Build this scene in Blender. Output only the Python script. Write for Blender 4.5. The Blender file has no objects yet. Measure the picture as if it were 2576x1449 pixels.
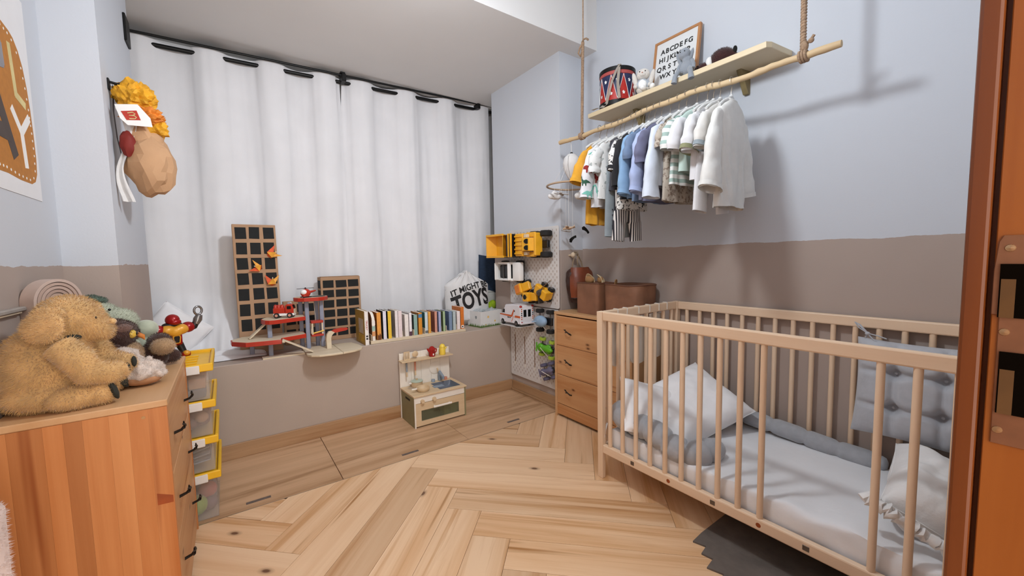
import bpy, bmesh, math, random
from mathutils import Vector, Matrix, Euler, noise

random.seed(7)
S = bpy.context.scene
COL = S.collection
PI = math.pi

# ------------------------------------------------------------------ camera
cam = bpy.data.cameras.new('camera')
cam.sensor_width = 36.0
cam.lens = 1005.37 / 2576 * 36.0
cam.clip_start = 0.02
camo = bpy.data.objects.new('camera', cam)
COL.objects.link(camo)
CAMM = (Matrix.Rotation(-0.62097, 4, 'Z') @ Matrix.Rotation(PI / 2 - 0.07551, 4, 'X') @ Matrix.Rotation(-0.019597, 4, 'Z'))
camo.matrix_world = Matrix.Translation((0, 0, 1.056)) @ CAMM
S.camera = camo

# ------------------------------------------------------------------ world: dim daylight-white hallway beyond the doorway
world = bpy.data.worlds.new('hall_light')
S.world = world
world.use_nodes = True
bg = world.node_tree.nodes['Background']
bg.inputs[0].default_value = (1.0, 0.91, 0.82, 1)
bg.inputs[1].default_value = 2.8
LAMP_POS = (0.75, 0.95, 2.09)
LAMP_STRENGTH = 136.0
LAMP_COLOR = (0.90, 0.965, 1.03)
FILL_SPOT_POWER = 38.0
FILL_SPOT_COLOR = (0.94, 0.97, 1.03)

S.view_settings.view_transform = 'Standard'
S.view_settings.look = 'None'
S.view_settings.exposure = 0.32
S.view_settings.gamma = 1.0
S.view_settings.use_curve_mapping = False


# ------------------------------------------------------------------ colour + materials
def C(h):
    h = h.lstrip('#')
    o = []
    for i in (0, 2, 4):
        v = int(h[i:i + 2], 16) / 255
        o.append(v / 12.92 if v <= 0.04045 else ((v + 0.055) / 1.055) ** 2.4)
    return (o[0], o[1], o[2], 1.0)


MATS = {}


def newmat(name):
    m = bpy.data.materials.new(name)
    m.use_nodes = True
    nt = m.node_tree
    b = nt.nodes['Principled BSDF']
    return m, nt, b


def nd(nt, typ, **kw):
    n = nt.nodes.new(typ)
    for k, v in kw.items():
        if k.startswith('i_'):
            key = k[2:]
            n.inputs[int(key) if key.isdigit() else key].default_value = v
        else:
            setattr(n, k, v)
    return n


def mixrgb(nt, fac, a, b, blend='MIX'):
    n = nt.nodes.new('ShaderNodeMix')
    n.data_type = 'RGBA'
    n.blend_type = blend
    for sock, v in ((n.inputs[0], fac), (n.inputs[6], a), (n.inputs[7], b)):
        if hasattr(v, 'is_linked') or isinstance(v, bpy.types.NodeSocket):
            nt.links.new(v, sock)
        else:
            sock.default_value = v
    return n.outputs[2]


def ramp(nt, fac, stops, interp='LINEAR'):
    n = nt.nodes.new('ShaderNodeValToRGB')
    n.color_ramp.interpolation = interp
    e = n.color_ramp.elements
    while len(e) > 1:
        e.remove(e[-1])
    e[0].position, e[0].color = stops[0]
    for p, c in stops[1:]:
        x = e.new(p)
        x.color = c
    nt.links.new(fac, n.inputs[0])
    return n.outputs[0]


def bump(nt, b, h, strength=0.2, dist=0.01):
    n = nt.nodes.new('ShaderNodeBump')
    n.inputs['Strength'].default_value = strength
    n.inputs['Distance'].default_value = dist
    nt.links.new(h, n.inputs['Height'])
    nt.links.new(n.outputs[0], b.inputs['Normal'])


def M(name, col, rough=0.55, metal=0.0, var=0.06, scale=18.0, bmp=0.0, bscale=60.0, bdist=0.004, sheen=0.0, spec=0.5, trans=0.0, coat=0.0, alpha=1.0):
    """plain procedural surface: base colour with a little noise variation and optional fine relief"""
    if name in MATS:
        return MATS[name]
    m, nt, b = newmat(name)
    c = C(col) if isinstance(col, str) else col
    b.inputs['Roughness'].default_value = rough
    b.inputs['Metallic'].default_value = metal
    b.inputs['Specular IOR Level'].default_value = spec
    b.inputs['Sheen Weight'].default_value = sheen
    b.inputs['Transmission Weight'].default_value = trans
    b.inputs['Coat Weight'].default_value = coat
    b.inputs['Alpha'].default_value = alpha
    tc = nd(nt, 'ShaderNodeTexCoord')
    nz = nd(nt, 'ShaderNodeTexNoise', i_Scale=scale, i_Detail=4.0)
    nt.links.new(tc.outputs['Object'], nz.inputs['Vector'])
    dark = tuple(x * (1 - var * 2) for x in c[:3]) + (1,)
    lite = tuple(min(1, x * (1 + var)) for x in c[:3]) + (1,)
    col_o = ramp(nt, nz.outputs[0], [(0.3, dark), (0.7, lite)])
    nt.links.new(col_o, b.inputs['Base Color'])
    if bmp:
        n2 = nd(nt, 'ShaderNodeTexNoise', i_Scale=bscale, i_Detail=6.0)
        nt.links.new(tc.outputs['Object'], n2.inputs['Vector'])
        bump(nt, b, n2.outputs[0], bmp, bdist)
    MATS[name] = m
    return m


def WOOD(name, light, dark, axis='X', fine=26.0, stretch=0.06, rough=0.5, knots=0.0, rnd=0.0, contrast=(0.25, 0.75), bmp=0.06, streak=None, hues=None):
    """wood with grain running along one local axis; rnd shifts tone per object"""
    if name in MATS:
        return MATS[name]
    m, nt, b = newmat(name)
    b.inputs['Roughness'].default_value = rough
    tc = nd(nt, 'ShaderNodeTexCoord')
    oi = nd(nt, 'ShaderNodeObjectInfo')
    mp = nd(nt, 'ShaderNodeMapping')
    sc = {'X': (stretch, 1, 1), 'Y': (1, stretch, 1), 'Z': (1, 1, stretch)}[axis]
    mp.inputs['Scale'].default_value = sc
    nt.links.new(tc.outputs['Object'], mp.inputs['Vector'])
    off = nd(nt, 'ShaderNodeVectorMath', operation='SCALE')
    cv = nd(nt, 'ShaderNodeCombineXYZ', i_0=37.0, i_1=61.0, i_2=23.0)
    nt.links.new(cv.outputs[0], off.inputs[0])
    nt.links.new(oi.outputs['Random'], off.inputs['Scale'])
    ad = nd(nt, 'ShaderNodeVectorMath', operation='ADD')
    nt.links.new(mp.outputs[0], ad.inputs[0])
    nt.links.new(off.outputs[0], ad.inputs[1])
    n1 = nd(nt, 'ShaderNodeTexNoise', i_Scale=fine, i_Detail=7.0, i_Roughness=0.62, i_Distortion=0.6)
    nt.links.new(ad.outputs[0], n1.inputs['Vector'])
    n2 = nd(nt, 'ShaderNodeTexNoise', i_Scale=fine * 0.22, i_Detail=3.0, i_Distortion=1.2)
    nt.links.new(ad.outputs[0], n2.inputs['Vector'])
    mth = nd(nt, 'ShaderNodeMath', operation='MULTIPLY_ADD', i_1=0.45)
    nt.links.new(n1.outputs[0], mth.inputs[0])
    m2 = nd(nt, 'ShaderNodeMath', operation='MULTIPLY', i_1=0.55)
    nt.links.new(n2.outputs[0], m2.inputs[0])
    nt.links.new(m2.outputs[0], mth.inputs[2])
    lc, dc = C(light), C(dark)
    col = ramp(nt, mth.outputs[0], [(contrast[0], dc), (contrast[1], lc)])
    if hues:        # broad darker heartwood zones running with the grain
        mh = nd(nt, 'ShaderNodeTexNoise', i_Scale=fine * 0.38, i_Detail=5.0, i_Roughness=0.7, i_Distortion=0.8)
        nt.links.new(ad.outputs[0], mh.inputs['Vector'])
        hf = ramp(nt, mh.outputs[0], [(0.52, (0, 0, 0, 1)), (0.66, (0.85, 0.85, 0.85, 1))])
        col = mixrgb(nt, hf, col, C(hues))
    if streak:      # sparse dark grain lines
        n3 = nd(nt, 'ShaderNodeTexNoise', i_Scale=fine * 0.8, i_Detail=2.0)
        nt.links.new(ad.outputs[0], n3.inputs['Vector'])
        f = ramp(nt, n3.outputs[0], [(0.63, (0, 0, 0, 1)), (0.70, (1, 1, 1, 1))])
        col = mixrgb(nt, f, col, C(streak))
    if knots:
        mk = nd(nt, 'ShaderNodeMapping')
        ks = {'X': (0.5, 1, 1), 'Y': (1, 0.5, 1), 'Z': (1, 1, 0.5)}[axis]
        mk.inputs['Scale'].default_value = ks
        nt.links.new(tc.outputs['Object'], mk.inputs['Vector'])
        a2 = nd(nt, 'ShaderNodeVectorMath', operation='ADD')
        nt.links.new(mk.outputs[0], a2.inputs[0])
        nt.links.new(off.outputs[0], a2.inputs[1])
        vo = nd(nt, 'ShaderNodeTexVoronoi', i_Scale=knots)
        vo.voronoi_dimensions = '2D'
        sp = nd(nt, 'ShaderNodeSeparateXYZ')
        nt.links.new(a2.outputs[0], sp.inputs[0])
        cp = nd(nt, 'ShaderNodeCombineXYZ')
        ia, ib = {'X': (0, 1), 'Y': (1, 2), 'Z': (2, 0)}[axis]
        nt.links.new(sp.outputs[ia], cp.inputs[0])
        nt.links.new(sp.outputs[ib], cp.inputs[1])
        nt.links.new(cp.outputs[0], vo.inputs['Vector'])
        kf = ramp(nt, vo.outputs['Distance'], [(0.022, (0.9, 0.9, 0.9, 1)), (0.04, (0.35, 0.35, 0.35, 1)), (0.075, (0, 0, 0, 1))])
        gate = nd(nt, 'ShaderNodeSeparateColor')
        nt.links.new(vo.outputs['Color'], gate.inputs[0])
        gt = nd(nt, 'ShaderNodeMath', operation='GREATER_THAN', i_1=0.45)
        nt.links.new(gate.outputs[0], gt.inputs[0])
        km = nd(nt, 'ShaderNodeMath', operation='MULTIPLY')
        nt.links.new(kf, km.inputs[0])
        nt.links.new(gt.outputs[0], km.inputs[1])
        col = mixrgb(nt, km.outputs[0], col, C('5a3016'))
    if rnd:
        cr = ramp(nt, oi.outputs['Random'], [(0.0, (1 - rnd, 1 - rnd * 1.15, 1 - rnd * 1.3, 1)), (0.35, (1, 1, 1, 1)), (1.0, (1 + rnd * .25, 1 + rnd * .25, 1 + rnd * .25, 1))])
        col = mixrgb(nt, 1.0, col, cr, 'MULTIPLY')
    nt.links.new(col, b.inputs['Base Color'])
    if bmp:
        bump(nt, b, n1.outputs[0], bmp, 0.003)
    MATS[name] = m
    return m


def PAINT2(name, upper, lower, height, wav=0.012, fr=3.5, shift=0.0):
    """wall: two paints meeting in a hand-brushed wavy line at a world height"""
    if name in MATS:
        return MATS[name]
    m, nt, b = newmat(name)
    b.inputs['Roughness'].default_value = 0.75
    b.inputs['Specular IOR Level'].default_value = 0.25
    g = nd(nt, 'ShaderNodeNewGeometry')
    sx = nd(nt, 'ShaderNodeSeparateXYZ')
    nt.links.new(g.outputs['Position'], sx.inputs[0])
    cb = nd(nt, 'ShaderNodeCombineXYZ', i_2=shift)
    nt.links.new(sx.outputs[0], cb.inputs[0])
    nt.links.new(sx.outputs[1], cb.inputs[1])
    nz = nd(nt, 'ShaderNodeTexNoise', i_Scale=fr, i_Detail=8.0, i_Roughness=0.66)
    nt.links.new(cb.outputs[0], nz.inputs['Vector'])
    a = nd(nt, 'ShaderNodeMath', operation='MULTIPLY_ADD', i_1=wav * 4, i_2=height - wav * 2)
    nt.links.new(nz.outputs[0], a.inputs[0])
    lt = nd(nt, 'ShaderNodeMath', operation='GREATER_THAN')
    nt.links.new(sx.outputs[2], lt.inputs[0])
    nt.links.new(a.outputs[0], lt.inputs[1])
    n2 = nd(nt, 'ShaderNodeTexNoise', i_Scale=1.7, i_Detail=3.0)
    nt.links.new(g.outputs['Position'], n2.inputs['Vector'])
    lo = C(lower)
    lo2 = tuple(x * 0.93 for x in lo[:3]) + (1,)
    lowc = ramp(nt, n2.outputs[0], [(0.3, lo2), (0.7, lo)])
    col = mixrgb(nt, lt.outputs[0], lowc, C(upper))
    nt.links.new(col, b.inputs['Base Color'])
    n3 = nd(nt, 'ShaderNodeTexNoise', i_Scale=140.0, i_Detail=4.0)
    nt.links.new(g.outputs['Position'], n3.inputs['Vector'])
    bump(nt, b, n3.outputs[0], 0.08, 0.003)
    MATS[name] = m
    return m


def STRIPES(name, c1, c2, axis=2, period=0.03, duty=0.5, rough=0.85, wob=0.0):
    if name in MATS:
        return MATS[name]
    m, nt, b = newmat(name)
    b.inputs['Roughness'].default_value = rough
    tc = nd(nt, 'ShaderNodeTexCoord')
    sx = nd(nt, 'ShaderNodeSeparateXYZ')
    nt.links.new(tc.outputs['Object'], sx.inputs[0])
    d = nd(nt, 'ShaderNodeMath', operation='DIVIDE', i_1=period)
    nt.links.new(sx.outputs[axis], d.inputs[0])
    fr = nd(nt, 'ShaderNodeMath', operation='FRACT')
    nt.links.new(d.outputs[0], fr.inputs[0])
    gt = nd(nt, 'ShaderNodeMath', operation='GREATER_THAN', i_1=duty)
    nt.links.new(fr.outputs[0], gt.inputs[0])
    nt.links.new(mixrgb(nt, gt.outputs[0], C(c1), C(c2)), b.inputs['Base Color'])
    MATS[name] = m
    return m


def SPECKLE(name, c1, c2, scale=70.0, th=0.56, rough=0.85):
    if name in MATS:
        return MATS[name]
    m, nt, b = newmat(name)
    b.inputs['Roughness'].default_value = rough
    tc = nd(nt, 'ShaderNodeTexCoord')
    nz = nd(nt, 'ShaderNodeTexNoise', i_Scale=scale, i_Detail=2.0)
    nt.links.new(tc.outputs['Object'], nz.inputs['Vector'])
    col = ramp(nt, nz.outputs[0], [(th, C(c1)), (th + 0.02, C(c2))])
    nt.links.new(col, b.inputs['Base Color'])
    MATS[name] = m
    return m


def EMIT(name, col, strength):
    m, nt, b = newmat(name)
    b.inputs['Base Color'].default_value = (0.9, 0.9, 0.9, 1)
    b.inputs['Emission Color'].default_value = (*col, 1)
    b.inputs['Emission Strength'].default_value = strength
    MATS[name] = m
    return m


def CLEAR(name, col, alpha_rough=0.08, body=0.25):
    """milky clear plastic: part see-through, part diffuse"""
    if name in MATS:
        return MATS[name]
    m, nt, b = newmat(name)
    out = nt.nodes['Material Output']
    b.inputs['Base Color'].default_value = C(col)
    b.inputs['Roughness'].default_value = 0.2
    tr = nd(nt, 'ShaderNodeBsdfTransparent')
    mx = nd(nt, 'ShaderNodeMixShader', i_0=body)
    nt.links.new(tr.outputs[0], mx.inputs[1])
    nt.links.new(b.outputs[0], mx.inputs[2])
    nt.links.new(mx.outputs[0], out.inputs[0])
    MATS[name] = m
    return m


# ------------------------------------------------------------------ mesh helpers (all return a bmesh)
def merge(*bms):
    out = bms[0]
    for b2 in bms[1:]:
        me = bpy.data.meshes.new('tmp')
        b2.to_mesh(me)
        b2.free()
        out.from_mesh(me)
        bpy.data.meshes.remove(me)
    return out


def xf(bm, mat):
    bmesh.ops.transform(bm, matrix=mat, verts=bm.verts)
    return bm


def mv(bm, x=0, y=0, z=0):
    return xf(bm, Matrix.Translation((x, y, z)))


def rt(bm, ang, axis='Z', c=(0, 0, 0)):
    T = Matrix.Translation(c)
    return xf(bm, T @ Matrix.Rotation(ang, 4, axis) @ T.inverted())


def box(x0, y0, z0, x1, y1, z1, b=0.0, seg=1):
    bm = bmesh.new()
    bmesh.ops.create_cube(bm, size=1.0)
    sx, sy, sz = x1 - x0, y1 - y0, z1 - z0
    for v in bm.verts:
        v.co = Vector(((v.co.x + .5) * sx + x0, (v.co.y + .5) * sy + y0, (v.co.z + .5) * sz + z0))
    if b > 0:
        b = min(b, abs(sx) * .49, abs(sy) * .49, abs(sz) * .49)
        bmesh.ops.bevel(bm, geom=bm.edges[:], offset=b, segments=seg, affect='EDGES', profile=0.5)
    return bm


def cbox(cx, cy, cz, sx, sy, sz, b=0.0, seg=1):
    return box(cx - sx / 2, cy - sy / 2, cz - sz / 2, cx + sx / 2, cy + sy / 2, cz + sz / 2, b, seg)


def frame_of(d):
    d = Vector(d).normalized()
    up = Vector((0, 0, 1)) if abs(d.z) < 0.95 else Vector((1, 0, 0))
    a = d.cross(up).normalized()
    b = d.cross(a).normalized()
    return a, b


def tube(pts, r, n=8, closed=False, caps=True, sq=1.0):
    """sweep a circle (or flattened by sq) along points; r may be a list"""
    bm = bmesh.new()
    P = [Vector(p) for p in pts]
    k = len(P)
    R = r if isinstance(r, (list, tuple)) else [r] * k
    rings = []
    a = None
    for i in range(k):
        if closed:
            d = P[(i + 1) % k] - P[i - 1]
        else:
            d = P[min(i + 1, k - 1)] - P[max(i - 1, 0)]
        d = d.normalized() if d.length > 1e-9 else Vector((0, 0, 1))
        if a is None:
            a, b = frame_of(d)
        else:
            a = (a - d * a.dot(d))
            a = a.normalized() if a.length > 1e-6 else frame_of(d)[0]
            b = d.cross(a).normalized()
        ring = [bm.verts.new(P[i] + (a * math.cos(2 * PI * j / n) + b * (sq * math.sin(2 * PI * j / n))) * R[i]) for j in range(n)]
        rings.append(ring)
    m = k if closed else k - 1
    for i in range(m):
        A, B = rings[i], rings[(i + 1) % k]
        for j in range(n):
            bm.faces.new((A[j], A[(j + 1) % n], B[(j + 1) % n], B[j]))
    if caps and not closed:
        bm.faces.new(rings[0][::-1])
        bm.faces.new(rings[-1])
    bmesh.ops.recalc_face_normals(bm, faces=bm.faces[:])
    return bm


def cyl(p0, p1, r0, r1=None, n=16, caps=True):
    return tube([p0, p1], [r0, r0 if r1 is None else r1], n, caps=caps)


def lathe(prof, n=24, c=(0, 0, 0), axis='Z'):
    bm = bmesh.new()
    rings = []
    for r, z in prof:
        if r < 1e-6:
            rings.append([bm.verts.new((0, 0, z))])
        else:
            rings.append([bm.verts.new((r * math.cos(2 * PI * j / n), r * math.sin(2 * PI * j / n), z)) for j in range(n)])
    for A, B in zip(rings, rings[1:]):
        for j in range(n):
            a0, a1 = A[j % len(A)], A[(j + 1) % len(A)]
            b0, b1 = B[j % len(B)], B[(j + 1) % len(B)]
            f = [a0]
            for v in (a1, b1, b0):
                if v not in f:
                    f.append(v)
            if len(f) > 2:
                try:
                    bm.faces.new(f)
                except ValueError:
                    pass
    bmesh.ops.recalc_face_normals(bm, faces=bm.faces[:])
    if axis == 'X':
        rt(bm, PI / 2, 'Y')
    elif axis == 'Y':
        rt(bm, -PI / 2, 'X')
    return mv(bm, *c)


def prism(poly, z0, z1, b=0.0):
    """2-D polygon in XY extruded from z0 to z1"""
    bm = bmesh.new()
    lo = [bm.verts.new((x, y, z0)) for x, y in poly]
    hi = [bm.verts.new((x, y, z1)) for x, y in poly]
    n = len(poly)
    bm.faces.new(lo[::-1])
    bm.faces.new(hi)
    for i in range(n):
        bm.faces.new((lo[i], lo[(i + 1) % n], hi[(i + 1) % n], hi[i]))
    bmesh.ops.recalc_face_normals(bm, faces=bm.faces[:])
    if b:
        bmesh.ops.bevel(bm, geom=[e for e in bm.edges if abs(e.verts[0].co.z - e.verts[1].co.z) < 1e-7], offset=b, segments=1, affect='EDGES')
    return bm


def prismXZ(poly, y0, y1, b=0.0):
    bm = prism(poly, 0, 1, 0)
    for v in bm.verts:
        v.co = Vector((v.co.x, y0 + (y1 - y0) * v.co.z, v.co.y))
    bmesh.ops.recalc_face_normals(bm, faces=bm.faces[:])
    if b:
        bmesh.ops.bevel(bm, geom=bm.edges[:], offset=b, segments=1, affect='EDGES')
    return bm


def prismYZ(poly, x0, x1, b=0.0):
    bm = prism(poly, 0, 1, 0)
    for v in bm.verts:
        v.co = Vector((x0 + (x1 - x0) * v.co.z, v.co.x, v.co.y))
    bmesh.ops.recalc_face_normals(bm, faces=bm.faces[:])
    if b:
        bmesh.ops.bevel(bm, geom=bm.edges[:], offset=b, segments=1, affect='EDGES')
    return bm


def ell(c, r, sub=3, rot=None):
    bm = bmesh.new()
    bmesh.ops.create_icosphere(bm, subdivisions=sub, radius=1.0)
    m = Matrix.Translation(c) @ (Euler(rot).to_matrix().to_4x4() if rot else Matrix()) @ Matrix.Diagonal((r[0], r[1], r[2], 1))
    return xf(bm, m)


def grid(fn, nu, nv, closed_u=False):
    """surface from fn(u,v) with u,v in 0..1"""
    bm = bmesh.new()
    V = [[bm.verts.new(fn(i / (nu if closed_u else nu - 1), j / (nv - 1))) for i in range(nu)] for j in range(nv)]
    for j in range(nv - 1):
        for i in range(nu if closed_u else nu - 1):
            k = (i + 1) % nu
            bm.faces.new((V[j][i], V[j][k], V[j + 1][k], V[j + 1][i]))
    bmesh.ops.recalc_face_normals(bm, faces=bm.faces[:])
    return bm


def clean(bm, d=1e-5):
    bmesh.ops.remove_doubles(bm, verts=bm.verts[:], dist=d)
    return bm


def solid(bm, t):
    """give an open sheet a thickness"""
    bmesh.ops.solidify(bm, geom=bm.faces[:] + bm.edges[:] + bm.verts[:], thickness=t)
    return bm


def rough(bm, amp, freq, seed=0):
    for v in bm.verts:
        v.co += noise.noise_vector(v.co * freq + Vector((seed * 3.1, seed * 1.7, seed))) * amp
    return bm


# ------------------------------------------------------------------ object helpers
def obj(name, bm, mat, parent=None, smooth=False, center=True):
    """link one bmesh as one mesh object, its origin at the middle of its own bounds"""
    me = bpy.data.meshes.new(name)
    loc = Vector((0, 0, 0))
    if center and len(bm.verts):
        xs = [v.co for v in bm.verts]
        lo = Vector((min(v.x for v in xs), min(v.y for v in xs), min(v.z for v in xs)))
        hi = Vector((max(v.x for v in xs), max(v.y for v in xs), max(v.z for v in xs)))
        loc = (lo + hi) / 2
        mv(bm, -loc.x, -loc.y, -loc.z)
    bm.to_mesh(me)
    bm.free()
    o = bpy.data.objects.new(name, me)
    COL.objects.link(o)
    if isinstance(mat, (list, tuple)):
        for q in mat:
            me.materials.append(q)
    elif mat:
        me.materials.append(mat)
    o.location = loc
    if parent:
        o.parent = parent
    if smooth:
        for p in me.polygons:
            p.use_smooth = True
        try:
            me.set_sharp_from_angle(angle=math.radians(50 if smooth is True else smooth))
        except Exception:
            pass
    return o


def thing(name, label, cat, loc=(0, 0, 0), rot=(0, 0, 0), group=None):
    o = bpy.data.objects.new(name, None)
    o.empty_display_size = 0.03
    COL.objects.link(o)
    o.location = loc
    o.rotation_euler = rot
    return tag(o, label, cat, group)


def tag(o, label, cat, group=None):
    o['label'] = label
    o['category'] = cat
    if group:
        o['group'] = group
    return o


def struct(o):
    o['kind'] = 'structure'
    return o


def dup(o, parent=None):
    c = o.copy()
    COL.objects.link(c)
    c.parent = parent
    for ch in list(o.children):
        dup(ch, c)
    return c


def text_bm(s, size=1.0, depth=0.0005, bold=0.0):
    """flat lettering as a bmesh in the XY plane, centred"""
    cu = bpy.data.curves.new('lettering', 'FONT')
    cu.body = s
    cu.size = size
    cu.align_x = 'CENTER'
    cu.align_y = 'CENTER'
    cu.extrude = depth
    cu.offset = bold
    cu.resolution_u = 4
    t = bpy.data.objects.new('lettering', cu)
    COL.objects.link(t)
    dg = bpy.context.evaluated_depsgraph_get()
    me = bpy.data.meshes.new_from_object(t.evaluated_get(dg))
    bm = bmesh.new()
    bm.from_mesh(me)
    bpy.data.objects.remove(t)
    bpy.data.curves.remove(cu)
    bpy.data.meshes.remove(me)
    return bm


def fuse(bm, voxel, smooth_it=4, amp=0.0, freq=20.0):
    """melt overlapping solids into one continuous skin"""
    me = bpy.data.meshes.new('fuse')
    bm.to_mesh(me)
    bm.free()
    o = bpy.data.objects.new('fuse', me)
    COL.objects.link(o)
    md = o.modifiers.new('r', 'REMESH')
    md.mode = 'VOXEL'
    md.voxel_size = voxel
    if smooth_it:
        sm = o.modifiers.new('s', 'SMOOTH')
        sm.iterations = smooth_it
        sm.factor = 0.5
    dg = bpy.context.evaluated_depsgraph_get()
    m2 = bpy.data.meshes.new_from_object(o.evaluated_get(dg))
    out = bmesh.new()
    out.from_mesh(m2)
    bpy.data.objects.remove(o)
    bpy.data.meshes.remove(me)
    bpy.data.meshes.remove(m2)
    if amp:
        rough(out, amp, freq)
    return out


def fur(bm, n, length, width=0.0012, lean=(0, 0, -0.6), seed=1, curl=0.0):
    """add short fur strands (one thin triangle each) to a closed skin"""
    rnd = random.Random(seed)
    bm.normal_update()
    fs = bm.faces[:]
    areas = [f.calc_area() for f in fs]
    tot = sum(areas)
    acc = 0.0
    out = []
    L = Vector(lean)
    for f, a in zip(fs, areas):
        acc += a / tot * n
        while acc >= 1:
            acc -= 1
            vs = [v.co for v in f.verts]
            if len(vs) > 3 and rnd.random() < .5:
                tri = (vs[0], vs[2], vs[3])
            else:
                tri = (vs[0], vs[1], vs[2])
            r1, r2 = rnd.random(), rnd.random()
            if r1 + r2 > 1:
                r1, r2 = 1 - r1, 1 - r2
            p = tri[0] + (tri[1] - tri[0]) * r1 + (tri[2] - tri[0]) * r2
            d = (f.normal + L * rnd.uniform(.4, 1.1) + Vector((rnd.uniform(-1, 1), rnd.uniform(-1, 1), rnd.uniform(-1, 1))) * (.45 + curl)).normalized()
            s = f.normal.cross(d)
            s = s.normalized() if s.length > 1e-5 else Vector((1, 0, 0))
            out.append((p - f.normal * .001, s * width, p + d * length * rnd.uniform(.6, 1.2)))
    for p, s, t in out:
        bm.faces.new((bm.verts.new(p - s), bm.verts.new(p + s), bm.verts.new(t)))
    return bm
# ================================================================== THE ROOM
XL, XR = -0.458, 2.045            # side walls
YP = 1.998                         # front of the two pillars
PLX, PRX = -0.317, 1.84            # inner faces of the pillars
YS = 2.588                         # front of the window ledge
LZ = 0.515                         # ledge top
SZ = 2.385                         # underside of the soffit
CZ = 2.72                          # ceiling
YB = 3.22                          # window wall
YF = 0.03                          # room face of the door wall

m_right = PAINT2('paint_right_wall', 'cbcfd6', 'b2a298', 1.104, 0.010, 2.6, 0.0)
m_left = PAINT2('paint_left_wall', 'cbcfd6', 'b2a298', 1.058, 0.009, 5.0, 4.0)
m_pilR = PAINT2('paint_right_pillar', 'cbcfd6', 'b2a298', 1.102, 0.006, 9.0, 2.0)
m_taupe = M('taupe_paint', 'b5a598', 0.75, var=0.03, scale=2.0, bmp=0.06, bscale=140, spec=0.25)
m_white = M('white_ceiling_paint', 'dcdad8', 0.8, var=0.015, scale=2.0, bmp=0.05, bscale=140, spec=0.2)
m_wframe = M('window_frame_paint', '8d8d8f', 0.4, var=0.02)
m_glass = M('night_window_glass', '0b0d10', 0.08, var=0.0, spec=0.6)
m_doorwood = WOOD('door_frame_varnish', 'a05e26', '824313', 'Z', 40, 0.05, 0.32, bmp=0.05)
m_doorshade = WOOD('door_casing_painted_shade', '7d4218', '5f2d0c', 'Z', 40, 0.05, 0.35, bmp=0.05)  # shade on the casing put into the colour, a darker copy of the frame wood
m_plank = WOOD('floor_oak', 'efcca6', 'd6a574', 'X', 22, 0.045, 0.42, knots=4.2, rnd=0.20, contrast=(0.26, 0.60), streak='a8743f', hues='c79360')
m_tile = WOOD('floor_wood_tile', 'd6b08c', 'b08862', 'X', 22, 0.06, 0.35, rnd=0.08, contrast=(0.30, 0.66), hues='9c7550')
m_base = WOOD('baseboard_oak', 'c09a74', '95704c', 'X', 24, 0.06, 0.45, knots=5.0, hues='96683f')
m_baseY = WOOD('baseboard_oak_y', 'c09a74', '95704c', 'Y', 24, 0.06, 0.45, knots=5.0)
m_grout = M('floor_grout', '8a6a4c', 0.9, var=0.05)

# floor slab with the planks and tiles as its pieces
floor = struct(obj('floor', box(XL - .1, -1.0, -0.06, XR + .1, YS + .02, -0.006), m_grout))


def child_of_floor(name, bm, mat, ang=0.0, c=None):
    o = obj(name, bm, mat)
    o.parent = floor
    o.location = o.location - floor.location
    return o


def clip(poly, x0, y0, x1, y1):
    def cut(pts, inside, inter):
        out = []
        for i in range(len(pts)):
            a, b = pts[i - 1], pts[i]
            if inside(b):
                if not inside(a):
                    out.append(inter(a, b))
                out.append(b)
            elif inside(a):
                out.append(inter(a, b))
        return out
    def ix(v):
        return lambda a, b: (v, a[1] + (b[1] - a[1]) * (v - a[0]) / (b[0] - a[0]))
    def iy(v):
        return lambda a, b: (a[0] + (b[0] - a[0]) * (v - a[1]) / (b[1] - a[1]), v)
    for inside, inter in ((lambda p: p[0] >= x0, ix(x0)), (lambda p: p[0] <= x1, ix(x1)), (lambda p: p[1] >= y0, iy(y0)), (lambda p: p[1] <= y1, iy(y1))):
        if not poly:
            return poly
        poly = cut(poly, inside, inter)
    return poly


PW, PL = 0.148, 0.923
P0, Q0 = 1.556, 0.555
R2 = math.sqrt(2)


def add_plank(p0, p1, q0, q1, along):
    g = 0.0007
    c = [(p0 + g, q0 + g), (p1 - g, q0 + g), (p1 - g, q1 - g), (p0 + g, q1 - g)]
    xy = [((p - q) / R2, (p + q) / R2) for p, q in c]
    pl = clip(xy, XL, -0.62, XR, YP + 0.002)
    if len(pl) < 3:
        return
    area = abs(sum(pl[i - 1][0] * pl[i][1] - pl[i][0] * pl[i - 1][1] for i in range(len(pl)))) / 2
    if area < 0.0006:
        return
    ang = PI / 4 if along == 'p' else 3 * PI / 4
    ctr = Vector((sum(a for a, _ in xy) / 4, sum(b for _, b in xy) / 4, 0))
    bm = prism(pl, -0.006, 0.0)
    xf(bm, Matrix.Rotation(-ang, 4, 'Z') @ Matrix.Translation(-ctr))
    o = obj('plank', bm, m_plank, center=False)
    o.parent = floor
    o.location = ctr - floor.location
    o.rotation_euler = (0, 0, ang)


for s in range(-4, 4):
    for k in range(-16, 18):
        dp, dq = k * PW - s * PL, k * PW + s * PL
        add_plank(P0 + PW - PL + dp, P0 + PW + dp, Q0 + dq, Q0 + PW + dq, 'p')
        add_plank(P0 + dp, P0 + PW + dp, Q0 - PL + dq, Q0 + dq, 'q')

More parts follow.
